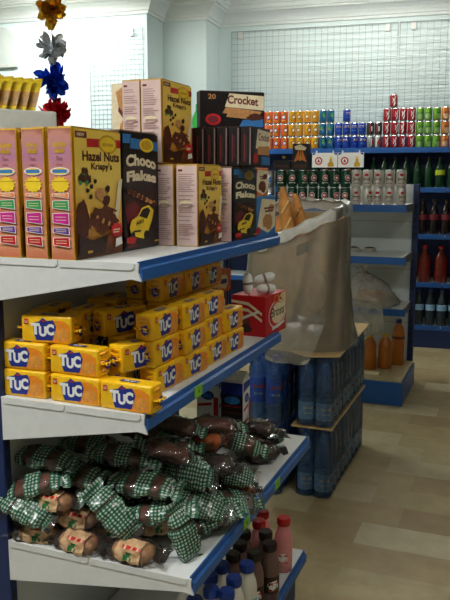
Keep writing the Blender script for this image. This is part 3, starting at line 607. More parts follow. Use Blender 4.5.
CAKES = [
    (KB, -1.068, 1.435, 0.630, (0, 0, 0.25), 'bun pack in clear film at far left front of the lower shelf'),
    (KB, -0.944, 1.425, 0.632, (0.0, 0, -0.1), 'bun pack in clear film at front edge, second from left'),
    (KB, -0.796, 1.425, 0.638, (0, 0, -0.05), 'bun pack with red and green label at front right corner of the cakes'),
    (KB, -0.981, 1.475, 0.665, (0, 0.05, 0.1), 'bun pack lying on top of the second front bun pack'),
    (KB, -0.802, 1.520, 0.658, (0, 0.1, 0.9), 'bun pack tilted behind the front right bun pack'),
    (KB, -1.030, 1.450, 0.713, (0, -0.1, -0.1), 'bun pack with yellowish top under the left gingham cakes'),
    (KB, -0.923, 1.540, 0.616, (0, 0, 0.3), 'bun pack between the left and right front bun packs'),
    (KG, -1.072, 1.470, 0.812, (0.3, 0.05, 0.05), 'gingham cake at top left of the heap below the shelf above'),
    (KG, -1.076, 1.430, 0.751, (0.5, -0.3, 0.3), 'gingham cake at far left edge leaning up to the right'),
    (KG, -1.005, 1.500, 0.763, (0.5, -0.05, -0.1), 'gingham cake in the upper left middle with brown window'),
    (KG, -1.018, 1.480, 0.710, (0.4, -0.25, -0.05), 'gingham cake lying lowest of the left gingham group'),
    (KF, -1.080, 1.400, 0.705, (0.6, 0.35, 0.1), 'small gingham cake tilting down at the left edge above the bun packs'),
    (KF, -0.853, 1.430, 0.721, (0.7, 0.78, 0.1), 'gingham cake standing steeply at the middle of the heap front'),
    (KG, -0.801, 1.500, 0.769, (0.4, 0, 0.0), 'gingham cake lying level in the middle with a shiny brown window'),
    (KG, -0.905, 1.580, 0.802, (0.4, 0.05, 0.15), 'gingham cake in shadow just under the shelf above'),
    (KE, -0.799, 1.620, 0.810, (0.2, 0.3, 0.4), 'shiny clear wrapped cake in shadow at centre top'),
    (KF, -0.740, 1.620, 0.760, (1.1, 0, -0.1), 'gingham pack standing up showing its broad pale face'),
    (KF, -0.702, 1.600, 0.694, (0.5, 0.3, 0.2), 'gingham cake lying below the pack with the broad pale face'),
    (KF, -0.688, 1.475, 0.674, (0.4, 1.25, 0.1), 'gingham cake standing on end at the right front of the heap'),
    (KG, -0.759, 1.490, 0.713, (0.4, -0.2, 0.2), 'gingham cake right of the steeply standing one'),
    (KF, -0.674, 1.680, 0.645, (0.3, -0.1, 0.5), 'gingham cake low on the right beside the shelf edge'),
    (KG, -0.685, 1.600, 0.651, (0.2, -0.2, 0.7), 'gingham cake flat on the shelf with brown window at right front'),
    (KO, -0.705, 1.850, 0.637, (0.3, 0.2, 0.4), 'orange cake in gingham corner wrap near the shelf edge'),
    (KF, -0.706, 1.820, 0.688, (0.4, 0.2, 0.3), 'gingham cake resting on the orange cake at the shelf edge'),
    (KG, -0.678, 1.780, 0.632, (0.3, 0.3, 0.9), 'gingham cake leaning to the shelf edge beside the green tag'),
    (KO, -0.794, 1.850, 0.759, (0.2, -0.15, 0.1), 'orange wrapped cake at the top middle right of the heap'),
    (KD, -0.737, 2.170, 0.705, (0.1, 0.12, 0.2), 'dark chocolate cake in clear film highest at the far right end'),
    (KD, -0.712, 2.110, 0.645, (0.1, -0.15, 0.5), 'dark chocolate cake in clear film lowest at the far right end'),
    (KF, -0.735, 2.225, 0.653, (0.2, 0, 0.9), 'gingham cake tucked behind the two chocolate cakes'),
    (KG, -0.750, 2.000, 0.714, (0.3, 0.3, 0.3), 'gingham cake between the orange top cake and the chocolate ones'),
    (KD, -0.751, 2.140, 0.663, (0, 0, 0.8), 'dark chocolate cake in the middle of the three at far end'),
    (KE, -0.865, 1.800, 0.817, (0.2, 0.2, 0.3), 'clear wrapped cake in deep shadow behind the heap'),
    (KE, -0.950, 1.750, 0.808, (0.1, 0.1, 0.1), 'clear wrapped cake in deep shadow at the back below the shelf corner'),
    (KG, -1.041, 1.660, 0.782, (0.2, 0.1, 0.2), 'gingham cake at the dark back of the heap, left part'),
    (KE, -0.784, 1.900, 0.795, (0.2, 0.1, 0.6), 'clear wrapped cake in front of the milk cartons'),
    (KD, -0.975, 1.600, 0.743, (0.1, 0.0, 0.2), 'dark chocolate cake deep in the middle of the heap'),
    (KD, -0.722, 1.750, 0.738, (0.1, 0.0, 0.2), 'dark chocolate cake behind the pack with the broad pale face'),
]
for k, x, y, z, rot, lab in CAKES: inst(k, (x, y, z), rot, lab)
for i, (x, y, z, r) in enumerate(((-1.0, 1.62, .642, .2), (-.86, 1.66, .642, 1.2), (-1.02, 1.73, .642, .1), (-.78, 1.78, .642, .5), (-.9, 1.83, .642, 1.4), (-1.0, 1.66, .695, .8), (-.86, 1.68, .7, .3), (-.85, 1.85, .7, .2), (-.80, 1.93, .642, .9), (-.78, 1.62, .645, .2), (-.79, 1.66, .7, 1.0), (-1.0, 1.72, .75, .2), (-.87, 1.78, .76, .3))):
    inst((KG, KE)[i % 2], (x, y, z), (.1, 0, r), 'wrapped cake in the dark bottom of the heap, %s from the front' % (ORD + ['thirteenth'])[i])

# milk cartons at the back of the lower shelf
def milk_carton(x, y, label, dark):
    root = empty('milk_carton', (x, y, SH[2][0])); tag(root, label, 'milk carton', 'milk cartons on the lower shelf')
    w, d, h = .08, .066, .23; b = MB(); b.box(-w, 0, 0, d, 0, h, 'ink_white', .002, 2)
    for fr, dk in ((Frame((-w, 0, 0), (1, 0, 0), (0, 0, 1), w, h), dark), (Frame((0, 0, 0), (0, 1, 0), (0, 0, 1), d, h), False)):
        b.layer = 0
        if dk:
            b.ink(fr, rect(.02, .02, .98, .8), 'carton_black'); b.ink(fr, rect(.02, .8, .98, .98), 'ink_blue'); b.ink(fr, ell(.5, .72, .36, .06), 'ink_sky')
            for k in range(3): b.ink(fr, rect(.1, .2 + .16 * k, .9, .23 + .16 * k), 'ink_brown')
            b.ink(fr, rect(.1, .62, .9, .635), 'ink_red')
        else:
            b.ink(fr, [(.02, .84), (.98, .9), (.98, .99), (.02, .99)], 'ink_blue'); b.ink(fr, ell(.5, .74, .3, .07), 'ink_blue'); b.ink(fr, rect(.3, .7, .7, .76), 'ink_sky'); b.ink(fr, [(.1, .3), (.6, .5), (.6, .2), (.1, .04)], 'ink_tan'); b.ink(fr, rect(.78, .02, .98, .72), 'ink_red'); b.ink(fr, [(.05, .56), (.7, .6), (.7, .64), (.05, .6)], 'ink_red')
    b.build('carton', root)
    b = MB(); b.prism([(0, h), (d, h), (d / 2 + .003, h + .03), (d / 2 - .003, h + .03)], 'x', -w, 0, 'ink_white'); b.build('gable_top', root)
    b = MB(); b.lathe([(.013, 0), (.013, .014), (.011, .016)], 'ink_white', 14, (-w * .5, d * .18, h + .008)); b.build('cap', root)
milk_carton(-.803, 2.19, 'dark fronted milk carton with white and blue side behind the cakes', True)
milk_carton(-.895, 2.2, 'white and red milk carton left of the dark fronted one', False)

# milk bottles on the bottom shelf
def milk_bottle(m, cap, lab):
    root = empty('milk_bottle'); tag(root, 'small milk bottle', 'milk bottle', 'milk bottles on the bottom shelf')
    b = MB(); b.lathe([(.026, 0), (.0305, .004), (.031, .1), (.0308, .116), (.028, .132), (.0225, .148), (.0192, .157), (.0192, .168)], m, 24)
    b.build('bottle', root, 50)
    b = MB(); b.lathe([(.0215, .163), (.0222, .165), (.0222, .185), (.02, .189)], cap, 24)
    for k in range(24): a = 2 * PI * k / 24; b.box(-.0006, .0006, .0218, .0228, .166, .184, cap, M=Matrix.Rotation(a, 4, 'Z'))
    b.build('cap', root, 40)
    b = MB(); rf = Roll(.0312, .03, .055, -PI / 2 + .5); pts = rect(-.036, 0, .036, 1); n = 12
    vs = [rf(-.036 + .072 * i / n, y, .0003) for i in range(n + 1) for y in (0, 1)]; b.add(vs, [(2 * i, 2 * i + 2, 2 * i + 3, 2 * i + 1) for i in range(n)], lab[0])
    b.rollink(rf, blob(0, .5, .018, .3, 4), lab[1]); b.rollink(rf, rect(-.015, .12, .018, .2), lab[2]); b.rollink(rf, rect(-.012, .55, .016, .68), lab[2])
    b.build('label', root)
    return root
MWh = milk_bottle('milk_white', 'cap_blue', ('label_aqua', 'ink_white', 'ink_blue')); MBr = milk_bottle('milk_brown', 'cap_dark', ('ink_darkbrown', 'ink_white', 'ink_red')); MPk = milk_bottle('milk_pink', 'cap_red', ('milk_pink', 'ink_white', 'ink_red'))
ZB = SH[3][0]
for k, pts in ((0, ((-.696, 1.827), (-.688, 1.914), (-.757, 1.884), (-.765, 1.815), (-.735, 1.75), (-.757, 1.685), (-.69, 1.755), (-.82, 1.77))), (1, ((-.690, 1.984), (-.664, 2.058), (-.70, 2.125), (-.752, 2.025), (-.748, 1.955), (-.765, 2.1))), (2, ((-.674, 2.24), (-.757, 2.263), (-.745, 2.19)))):
    for i, (x, y) in enumerate(pts):
        inst((MWh, MBr, MPk)[k], (x, y, ZB), rnd.uniform(-.3, .3), (
            ('white milk bottle with blue cap, nearest of the fully visible ones', 'white milk bottle with blue cap right beside the brown bottles', 'white bottle with blue cap behind the nearest one', 'white bottle with blue cap left of the nearest white one', 'white bottle with blue cap close under the shelf rail, fifth back', 'white bottle with blue cap at the near left, half under the shelf', 'white bottle with blue cap at bottom edge of the picture', 'white bottle with blue cap hidden deepest under the shelf'),
            ('brown milk bottle with dark cap next to the white ones', 'brown milk bottle with dark cap and label nearest the aisle', 'brown milk bottle in front of the pink one', 'brown bottle with dark cap second row from the aisle', 'brown bottle with dark cap just behind the white bottles', 'brown bottle with dark cap deepest in the second row'),
            ('pink milk bottle with red cap at the far end near the aisle', 'pink milk bottle with red cap half hidden behind the rail', 'pink bottle with red cap hidden between the two other pink ones'))[k][i])

# ---------------------------------------------------------------- water packs
BR, BH = .0425, .34
def water_pack(mlabel, deep):
    root = empty('water_pack'); tag(root, 'water pack', 'water pack', 'shrink wrapped water packs in the stack')
    p = .0865
    bb = MB(); prof = [(.03, 0), (.04, .004), (BR, .014), (BR, .06), (BR - .002, .064), (BR, .07), (BR, .13), (BR - .003, .135), (BR, .142), (BR, .21), (.041, .225), (.034, .262), (.022, .29), (.0145, .306), (.0145, .322)]
    bb.lathe(prof, 'water_bottle', 20)
    lb = MB(); z0, z1 = (.11, .23) if deep else (.03, .115)
    r = BR + .0008
    lb.lathe([(r, z0), (r, z0 + (z1 - z0) * .25, 'label_pale' if not deep else mlabel), (r, z0 + (z1 - z0) * .6), (r, z1)], mlabel, 20)
    rf = Roll(r, z0, z1 - z0, -PI / 2 + .4); lb.rollink(rf, rect(-.024, .55, .024, .75), 'ink_red' if deep else 'ink_white'); lb.rollink(rf, rect(-.02, .3, .02, .42), 'ink_white' if not deep else 'label_pale')
    rf = Roll(r, z0, z1 - z0, 0); lb.rollink(rf, rect(-.02, .55, .02, .72), 'ink_red')
    cb = MB(); cb.lathe([(.0165, .316), (.017, .318), (.017, .333), (.015, .338)], 'cap_blue', 16)
    first = True
    for i in range(2):
        for j in range(3):
            if first: bo = bb.build('bottle', root, 50); lo = lb.build('label', bo); co = cb.build('cap', bo, 40); first = False
            else: bo = copy_tree(bo, root)
            bo.location = (p * (i + .5) - p * 2, p * (j + .5), 0)
    b = MB(); x0, x1, y0, y1 = -2 * p - .002, .002, -.002, 3 * p + .002; pts = []; K = 8
    def scallop(u): return .017 * (1 - math.sqrt(max(0, 1 - (2 * (u % 1) - 1) ** 2)))
    for side, nb in ((0, 3), (1, 2), (2, 3), (3, 2)):
        for k in range(nb * K):
            u = k / K; d = max(.0005, scallop(u)) if .5 < u < nb - .5 else .03 * (1 - math.sqrt(max(0, 1 - (2 * (u % 1) - 1) ** 2)))
            pts.append({0: (x1 - d, y0 + p * u), 1: (x1 - p * u, y1 - d), 2: (x0 + d, y1 - p * u), 3: (x0 + p * u, y0 + d)}[side])
    N = len(pts); cx, cy = (x0 + x1) / 2, (y0 + y1) / 2; vs = []
    for sc, z in ((1, .002), (1.0, .12), (1.0, .22), (.93, .3), (.86, .336)):
        for k, (x, y) in enumerate(pts): w = 1 + .004 * math.sin(k * 2.1 + z * 50); vs.append((cx + (x - cx) * sc * w, cy + (y - cy) * sc * w, z))
    b.add(vs, [(j * N + k, j * N + (k + 1) % N, (j + 1) * N + (k + 1) % N, (j + 1) * N + k) for j in range(4) for k in range(N)], 'shrink_film'); b.build('shrink_wrap', root, 60)
    return root
WPa = water_pack('label_pale', False); WPb = water_pack('label_deepblue', True)
for tier in (0, 1):
    z = tier * .352
    for j in range(3):
        inst(WPa, (-.752, 3.247 + .268 * j, z), 0, '%s water pack at right of the stack, %s from the front' % (('bottom', 'upper')[tier], ORD[j]))
    for j in range(2):
        inst(WPb, (-.985, 3.20 + .27 * j, tier * .343), 0, '%s dark labelled water pack at left of the stack, %s from the front' % (('bottom', 'upper')[tier], ORD[j]))
b = MB(); b.box(-.945, -.748, 3.242, 4.052, .3415, .3505, 'cardboard'); o = b.build('cardboard_sheet'); tag(o, 'brown cardboard sheet between the two tiers of water packs', 'cardboard', 'cardboard sheets in the water stack')
b = MB(); n = 8; vs = []
b.prism([(-1.19, 3.30), (-.98, 3.29), (-.865, 3.208), (-.722, 3.255), (-.742, 4.09), (-1.19, 4.09)], 'z', .6935, .699, 'cardboard'); o = b.build('cardboard_sheet'); tag(o, 'brown cardboard sheet on top of the water stack under the bread sack', 'cardboard', 'cardboard sheets in the water stack')

# ---------------------------------------------------------------- bread sack
SK = Vector((-.975, 3.50, .70))
def sack_ring(t, off, seed, n=64, flare=0):
    vs = []
    for k in range(n):
        a = 2 * PI * k / n; c, s = math.cos(a), math.sin(a); e = 3.2; q = (abs(c) ** e + abs(s) ** e) ** (-1 / e); c *= q; s *= q
        rx = .232 + off; ry = .19 + off; rx *= 1 - (.16 if c > 0 else .04) * t; ry *= 1 - .04 * t
        u_ = min(1, max(0, (c * rx + .232) / .45)); v_ = min(1, max(0, (s * ry + .19) / .38)); top = .455 + .21 * u_ + v_ * (.235 - .215 * u_)
        z = top * t
        w = .012 * math.sin(5 * a + seed + t * 2) * (.3 + .7 * (1 - abs(2 * t - 1))) + .008 * math.sin(11 * a + seed * 2 - t * 5) + .01 * math.sin(t * 7 + 2 * a + seed)
        w *= .5
        if off: w += (.006 + .02 * max(0, math.sin(7 * a + 1.2 * math.sin(t * 4) + seed)) ** 3 * min(1, 2.2 * t) * (1.15 - t) + .008 * max(0, math.sin(17 * a - t * 9)) ** 2) * (off > .01)
        vs.append(Vector((c * (rx + w) * (1 + flare), s * (ry + w) * (1 + flare), max(0, z))))
    return vs
root = empty('bread_sack', SK); tag(root, 'brown paper bread sack in a clear plastic liner standing on the water stack', 'bread sack')
b = MB(); NR = 14; n = 64; vs = []
for j in range(NR + 1): vs += sack_ring(j / NR * .93, 0, 1)
for j in range(NR, -1, -1): vs += [v * .985 if False else Vector((v.x * .97, v.y * .97, v.z + (.004 if j == 0 else 0))) for v in sack_ring(j / NR * .93, 0, 1)]
T = 2 * NR + 2; fs = [(j * n + k, j * n + (k + 1) % n, (j + 1) * n + (k + 1) % n, (j + 1) * n + k) for j in range(T - 1) for k in range(n)] + [tuple(range(n))[::-1], tuple((T - 1) * n + k for k in range(n))]
b.add(vs, fs, 'kraft'); 
b.build('paper_sack', root, 60)
# print on the paper
class Side:
    def __init__(s, a0, a1, t0, t1): s.a = (a0, a1, t0, t1)
    def __call__(s, x, y, off=0):
        a0, a1, t0, t1 = s.a; a = a0 + (a1 - a0) * x; t = t0 + (t1 - t0) * y
        r = sack_ring(t, .005, 1, 256); k = (a % (2 * PI)) / (2 * PI) * 256; i = int(k) % 256; f = k - int(k); p = r[i].lerp(r[(i + 1) % 256], f); return p + Vector((p.x, p.y, 0)).normalized() * off
b = MB(); sd = Side(-PI * .5 - .1, -PI * .5 + .75, .1, .95)
b.rollink(sd, rect(.25, .8, .55, .9), 'kraft_ink', 0)
b.rollink(sd, ell(.72, .42, .3, .2), 'kraft_stamp', 0); b.rollink(sd, ell(.72, .42, .25, .165), 'kraft', .0006); b.rollink(sd, ell(.72, .42, .17, .11), 'kraft_stamp', .001)
b.build('printed_mark', root)
b = MB(); vs = []
for j in range(NR + 1):
    t = j / NR; vs += [v for v in sack_ring(t, .012, 1, 64, .05 * max(0, 1 - t * 4) ** 2)]
b.add(vs, [(j * n + k, j * n + (k + 1) % n, (j + 1) * n + (k + 1) % n, (j + 1) * n + k) for j in range(NR) for k in range(n)], 'bag_film'); b.build('plastic_liner', root, 70)
b = MB(); top = sack_ring(1, .014, 1)
for r, dz, ro in ((1, 0, 0),):
    vs = []
    for dz, sc in ((.01, .93), (.018, .98), (.008, 1.03), (-.02, 1.04), (-.034, 1.036)):
        vs += [Vector((v.x * sc, v.y * sc, v.z + dz + .006 * math.sin(k * 1.3 + sc * 30))) for k, v in enumerate(top)]
    b.add(vs, [(j * n + k, j * n + (k + 1) % n, (j + 1) * n + (k + 1) % n, (j + 1) * n + k) for j in range(4) for k in range(n)], 'rim_film')
    b.add([v * 1.004 for v in vs], [(j * n + k, j * n + (k + 1) % n, (j + 1) * n + (k + 1) % n, (j + 1) * n + k) for j in range(4) for k in range(n)], 'rim_film')
b.build('rolled_rim', root, 60)
# loose tail of the liner lying over the sheet and its front edge
b = MB(); vs = []; nu, nv = 14, 10
for i in range(nu + 1):
    for j in range(nv + 1):
        u, v = i / nu, j / nv
        x = -.13 + .3 * u; yy = -.19 - .14 * v; z = .16 * (1 - v) ** 2 + .006 + .008 * math.sin(u * 17 + v * 4) * (1 - v) + .004
        if yy < -.292 + .1 * abs(u - .55): z -= .9 * (-.292 + .1 * abs(u - .55) - yy) * (1.2 - abs(u - .55) * 1.5)
        vs.append((x - .1 * v * (u - .5), yy, z))
b.add(vs, [(i * (nv + 1) + j, (i + 1) * (nv + 1) + j, (i + 1) * (nv + 1) + j + 1, i * (nv + 1) + j + 1) for i in range(nu) for j in range(nv)], 'bag_film'); b.build('liner_tail', root, 70)
def baguette(p0, p1, r, label, seed):
    p0, p1 = Vector(p0), Vector(p1); root = empty('baguette', p0); tag(root, label, 'baguette', 'baguettes in the bread sack'); d = p1 - p0
    b = MB(); N = 26; side = d.cross(Vector((0, 1, 0))).normalized(); pts = [d * (i / N) + side * .012 * math.sin(i / N * PI) for i in range(N + 1)]
    b.tube(pts, lambda t: r * max(.12, (1 - abs(2 * t - 1) ** 5)) ** .6 * (1 + .07 * math.sin(t * 38 + seed)), 'baguette', 16); b.build('crust', root, 60)
    b = MB(); u = d.normalized(); front = Vector((.3, -.95, .1)); front = (front - u * front.dot(u)).normalized(); s = u.cross(front)
    for k in range(6):
        t = .2 + .13 * k; c = d * t + side * .012 * math.sin(t * PI); rr = r * (1 + .07 * math.sin(t * 38 + seed)) + .001
        b.tube([c + u * (-.026) + (front * .8 - s * .6).normalized() * rr, c + front * rr * 1.02, c + u * .026 + (front * .8 + s * .6).normalized() * rr], .0055, 'bread_pale', 6)
    b.build('score_marks', root, 60)
baguette((-.93, 3.42, .86), (-1.04, 3.36, 1.468), .033, 'baguette sticking up highest from the sack, nearest the shelf end', 1)
baguette((-.87, 3.50, .86), (-1.01, 3.47, 1.435), .032, 'baguette just right of and behind the tallest one in the sack', 2)
baguette((-1.04, 3.46, .85), (-1.085, 3.46, 1.33), .03, 'shorter baguette at left in the sack, half behind the tallest', 3)

# ---------------------------------------------------------------- low unit with beer cans
bu = empty('display_unit', (-1.18, 5.18, 0)); tag(bu, 'low white and blue shelf unit with beer cans on top, beyond the bread sack', 'shelf')
def B(mb, name, parent=None):
    o = mb.build(name, parent or bu)
    if not parent: o.matrix_parent_inverse = Matrix.Translation((1.18, -5.18, 0))
    return o
XL, XR = -1.72, -.668
for x in (XL, XR - .04):
    b = MB(); b.box(x, x + .04, 5.47, 5.53, 0, 1.47, 'dark_blue_enamel', .003)
    for i in range(27): b.box(x + .014, x + .026, 5.4695, 5.471, .1 + .05 * i, .125 + .05 * i, 'ink_black'); b.box(x + .0395, x + .0405, 5.49, 5.502, .1 + .05 * i, .125 + .05 * i, 'ink_black')
    B(b, 'upright')
b = MB(); b.box(XL + .04, XR - .04, 5.492, 5.51, .1, 1.47, 'panel_white')
for z in (.45, .85, 1.2): b.box(XL + .04, XR - .04, 5.491, 5.493, z, z + .003, 'ink_grey')
B(b, 'back_panel')
b = MB(); b.box(XL, XR + .02, 4.85, 5.47, 0, .16, 'blue_enamel', .004); b.box(XL + .01, XR + .01, 4.86, 5.465, .16, .17, 'base_tan'); B(b, 'base_plinth')
for i, (z, yf) in enumerate(((1.335, 4.93), (.985, 4.97), (.62, 5.06))):
    b = MB(); b.box(XL + .01, XR - .03, yf, 5.49, z - .025, z, 'white_enamel', .002); sh = B(b, 'shelf')
    b = MB(); b.box(XL + .01, XR - .008, yf - .01, yf, z - .045, z + .004, 'blue_enamel', .002); B(b, 'price_rail', sh)
    for x in (XL + .005, XR - .032):
        b = MB(); b.prism([(yf, z), (5.48, z), (5.48, z - .06), (yf, z - .04)], 'x', x, x + .004, 'metal_grey'); B(b, 'end_bracket', sh)  # grey instead of white: shade at the shelf ends put into the colour
# beer cans
def can_profile(r, h): return [(r * .74, 0, 'tin'), (r * .82, .003, 'tin'), (r * .98, .009), (r, .012), (r, h - .013), (r * .97, h - .009, 'tin'), (r * .8, h - .002, 'tin'), (r * .82, h, 'tin'), (r * .78, h, 'tin'), (r * .76, h - .004, 'tin')]
def beer_can(m, green):
    r, h = .034, .116; root = empty('beer_can'); tag(root, 'beer can', 'beer can', 'beer cans on the low unit')
    b = MB(); b.lathe([(r * .78, 0), (r * .98, .009), (r, .012), (r, h - .014), (r * .86, h - .005)], m, 24); rf = Roll(r, .012, h - .025)
    for a in (-PI / 2 + .38, PI / 2):
        rf.a = a; b.layer = 0
        if green:
            b.rollink(rf, ell(0, .55, .021, .24, 18), 'ink_white'); b.rollink(rf, ell(0, .55, .018, .2, 18), 'ink_red'); b.rollink(rf, ell(0, .55, .01, .1, 14), 'ink_white'); b.rollink(rf, rect(-.022, .14, .022, .24), 'ink_white'); b.rollink(rf, rect(-.02, .88, .02, .93), 'tin')
        else:
            b.rollink(rf, rect(-.024, .3, .024, .62), 'ink_brown'); b.rollink(rf, rect(-.02, .38, .02, .44), 'ink_cream'); b.rollink(rf, rect(-.02, .5, .02, .56), 'ink_cream'); b.rollink(rf, ell(0, .76, .014, .1), 'ink_red'); b.rollink(rf, rect(-.018, .12, .018, .2), 'ink_grey')
    b.build('can_body', root, 40)
    b = MB(); b.lathe([(r * .86, h - .006), (r * .84, h), (r * .79, h), (r * .77, h - .004)], 'tin', 24); b.box(-.004, .004, -.012, .008, h - .004, h - .002, 'tin'); b.build('lid', root, 40)
    return root
BG = beer_can('can_beer_green', True); BW = beer_can('can_white', False)
for row in range(2):
    for i in range(12):
        g = i < 7; x = -1.545 + .0745 * i + rnd.uniform(-.002, .002)
        k = i if g else i - 7
        inst(BG if g else BW, (x, 4.985, 1.3355 + row * .1165), rnd.uniform(-.5, .5), '%s beer can, %s row, %s from the left among the %s ones' % (('green', 'white')[not g], ('bottom', 'top')[row], ORD[k], ('green', 'white')[not g]))
for i in range(2):
    b = MB(); b.lathe([(.04, 0), (.045, .004), (.045, .11), (.042, .114)], 'tin', 24); rf = Roll(.045, .0, .114); b.rollink(rf, rect(-.03, .2, .03, .7), 'ink_sky', .0006); b.rollink(rf, rect(-.02, .4, .02, .5), 'ink_white', .0006)
    o = b.build('tin', None, 40); o.location = (-1.645, 5.0, 1.3355 + .1145 * i); tag(o, ('lower', 'upper')[i] + ' blue and silver tin left of the green beer cans', 'tin', 'tins left of the beer cans')
# dark picture carton on the beer cans
root = empty('gift_carton', (-1.41, 4.99, 1.5688)); tag(root, 'black carton with a flame coloured picture on top of the beer cans', 'carton')
b = MB(); b.box(-.055, .055, -.03, .03, 0, .175, 'carton_black', .002, 1); fr = Frame((-.055, -.03, 0), (1, 0, 0), (0, 0, 1), .11, .175)
b.ink(fr, [(.1, .9), (.5, .98), (.9, .85), (.8, .75), (.2, .78)], 'ink_cream'); b.ink(fr, [(.08, .3), (.4, .8), (.45, .4)], 'ink_orange'); b.ink(fr, [(.92, .3), (.6, .8), (.55, .4)], 'ink_orange'); b.ink(fr, [(.46, .35), (.5, .85), (.54, .35)], 'ink_yellow'); b.ink(fr, rect(.1, .08, .9, .22), 'ink_brown'); b.build('carton', root)
b = MB(); b.box(-.054, .054, -.029, .029, .175, .1765, 'carton_black'); b.build('top_flap', root)
b = MB(); b.box(-.07, .05, -.03, .03, 0, .065, 'carton_black', .003, 1); fr = Frame((-.07, -.03, 0), (1, 0, 0), (0, 0, 1), .12, .065); b.ink(fr, rect(.1, .3, .9, .5), 'ink_brown')
o = b.build('small_carton'); o.location = (-1.53, 4.99, 1.5688); tag(o, 'small dark carton beside the black picture carton on the beer cans', 'carton')
# small dishes
for i, (x, y) in enumerate(((-1.10, 5.33), (-.985, 5.34), (-1.215, 5.36))):
    root = empty('small_dish', (x, y, .985)); tag(root, ('small pale dish nearest the bread sack in the middle of the shelf', 'small pale dish at the right end of the dish row', 'small pale dish half behind the bread sack')[i], 'dish', 'small dishes on the middle shelf')
    b = MB(); b.lathe([(.03, 0), (.034, .002), (.046, .028), (.049, .031), (.046, .031), (.042, .024), (.01, .022)], 'dish', 24, sq=2.6); b.build('bowl', root, 50)
    b = MB(); b.lathe([(.043, .0245), (.03, .034), (.01, .037)], 'dish_filling', 16); b.build('filling', root, 60)
# plastic bag with loaves on the lowest shelf
root = empty('plastic_bag', (-.93, 5.2, .62)); tag(root, 'crumpled clear plastic bag hanging over the lowest shelf of the low unit', 'plastic bag')
b = MB(); n = 32; vs = []
R_ = ((.17, .17, 0), (.19, .165, .03), (.18, .15, .09), (.15, .12, .15), (.09, .07, .2), (.03, .03, .235), (.05, .05, .27))
for rx, ry, z in R_:
    for k in range(n): a = 2 * PI * k / n; w = 1 + .07 * math.sin(5 * a + z * 30) + .05 * math.sin(9 * a - z * 20); vs.append((rx * w * math.cos(a) - .5 * z * .6, ry * w * math.sin(a), z + .002))
b.add(vs, [(j * n + k, j * n + (k + 1) % n, (j + 1) * n + (k + 1) % n, (j + 1) * n + k) for j in range(len(R_) - 1) for k in range(n)], 'thin_bag'); b.build('bag', root, 70)
b = MB(); vs = []; nu, nv = 16, 10
for i in range(nu + 1):
    for j in range(nv + 1):
        u, v = i / nu, j / nv; x = -.2 + .3 * u + .06 * v * (u - .2); y = -.165 - .12 * math.sin(v * PI * .55) - .012 * math.sin(u * 19 + v * 3) * v; z = .05 - .27 * v ** 1.3 * (1 - .55 * max(0, u - .35))
        vs.append((x, y, z))
b.add(vs, [(i * (nv + 1) + j, (i + 1) * (nv + 1) + j, (i + 1) * (nv + 1) + j + 1, i * (nv + 1) + j + 1) for i in range(nu) for j in range(nv)], 'thin_bag'); b.build('hanging_flap', root, 70)
b = MB(); pillow(b, .24, .13, .1, 'cake_tan', 71, .03, 14, 18, False, 2.2, False); o = b.build('loaf', None, 60); o.location = (-.945, 5.2, .675); tag(o, 'pale loaf inside the crumpled plastic bag', 'bread')
# juice on the base
def juice(loc, r, h, label, capm, squat):
    root = empty('juice_bottle', loc); tag(root, label, 'juice bottle', 'orange juice bottles on the base')
    b = MB(); b.lathe([(r * .9, 0), (r, .006), (r, h * .5), (r * .95, h * .52), (r, h * .55), (r, h * .66), (r * .8, h * .8), (r * .4, h * .9), (r * .38, h * .93)], 'drink_juice', 24); b.build('bottle', root, 50)
    b = MB(); b.lathe([(r * .44, h * .92), (r * .46, h * .93), (r * .46, h * .99), (r * .4, h)], capm, 18); b.build('cap', root, 40)
    if not squat:
        b = MB(); b.lathe([(r + .0006, h * .58), (r + .0006, h * .64)], 'cake_brown', 24); b.build('label', root)
juice((-.755, 5.33, .17), .046, .335, 'tall orange juice bottle with dark blue cap by the upright', 'cap_blue', False)
juice((-.925, 5.13, .17), .05, .25, 'orange juice jug under the hanging bag, left one', 'cap_yellow', True); juice((-.825, 5.19, .17), .05, .25, 'orange juice jug between the tall bottle and the left jug', 'cap_yellow', True)
b = MB(); b.box(-.06, .06, -.035, .035, 0, .014, 'ink_cream', .004, 2); o = b.build('flat_packet'); o.location = (-.885, 4.98, .1705); o.rotation_euler = (0, 0, .1); tag(o, 'flat cream packet lying on the base in front of juice jugs', 'packet')

# ---------------------------------------------------------------- tall wall shelving with drinks
wu = empty('wall_shelving', W0, A5); tag(wu, 'tall blue wall shelving full of cans and bottles along the back', 'shelf')
SL, SR = -2.15, .75; WZ = [1.775, 1.43, 1.02, .59, .2]
b = MB(); b.box(SL, SR, .455, .47, .1, 1.9, 'dark_blue_enamel'); b.build('back_panel', wu)
for s in (SL - .04, -.375, SR):
    b = MB(); b.box(s, s + .035, .38, .45, 0, 1.78, 'dark_blue_enamel', .003); b.build('upright', wu)
b = MB(); b.box(-.335, -.30, -.012, .03, 0, 1.43, 'dark_blue_enamel', .003)
for i in range(26): b.box(-.322, -.313, -.0135, -.011, .1 + .05 * i, .125 + .05 * i, 'ink_grey')
b.build('front_post', wu)
for i, z in enumerate(WZ):
    b = MB(); b.box(SL, SR, .002, .44, z - .022, z, 'panel_white' if i else 'blue_enamel', .002); sh = b.build('shelf', wu)
    b = MB()
    for s0, s1 in ((SL, -.04), (-.034, SR)): b.box(s0, s1, -.01, .001, z - .038, z + .006, 'blue_enamel', .002)
    b.build('price_rail', sh)
b = MB(); b.box(SL, SR, -.006, .44, 0, .175, 'dark_blue_enamel', .003); b.build('base_plinth', wu)
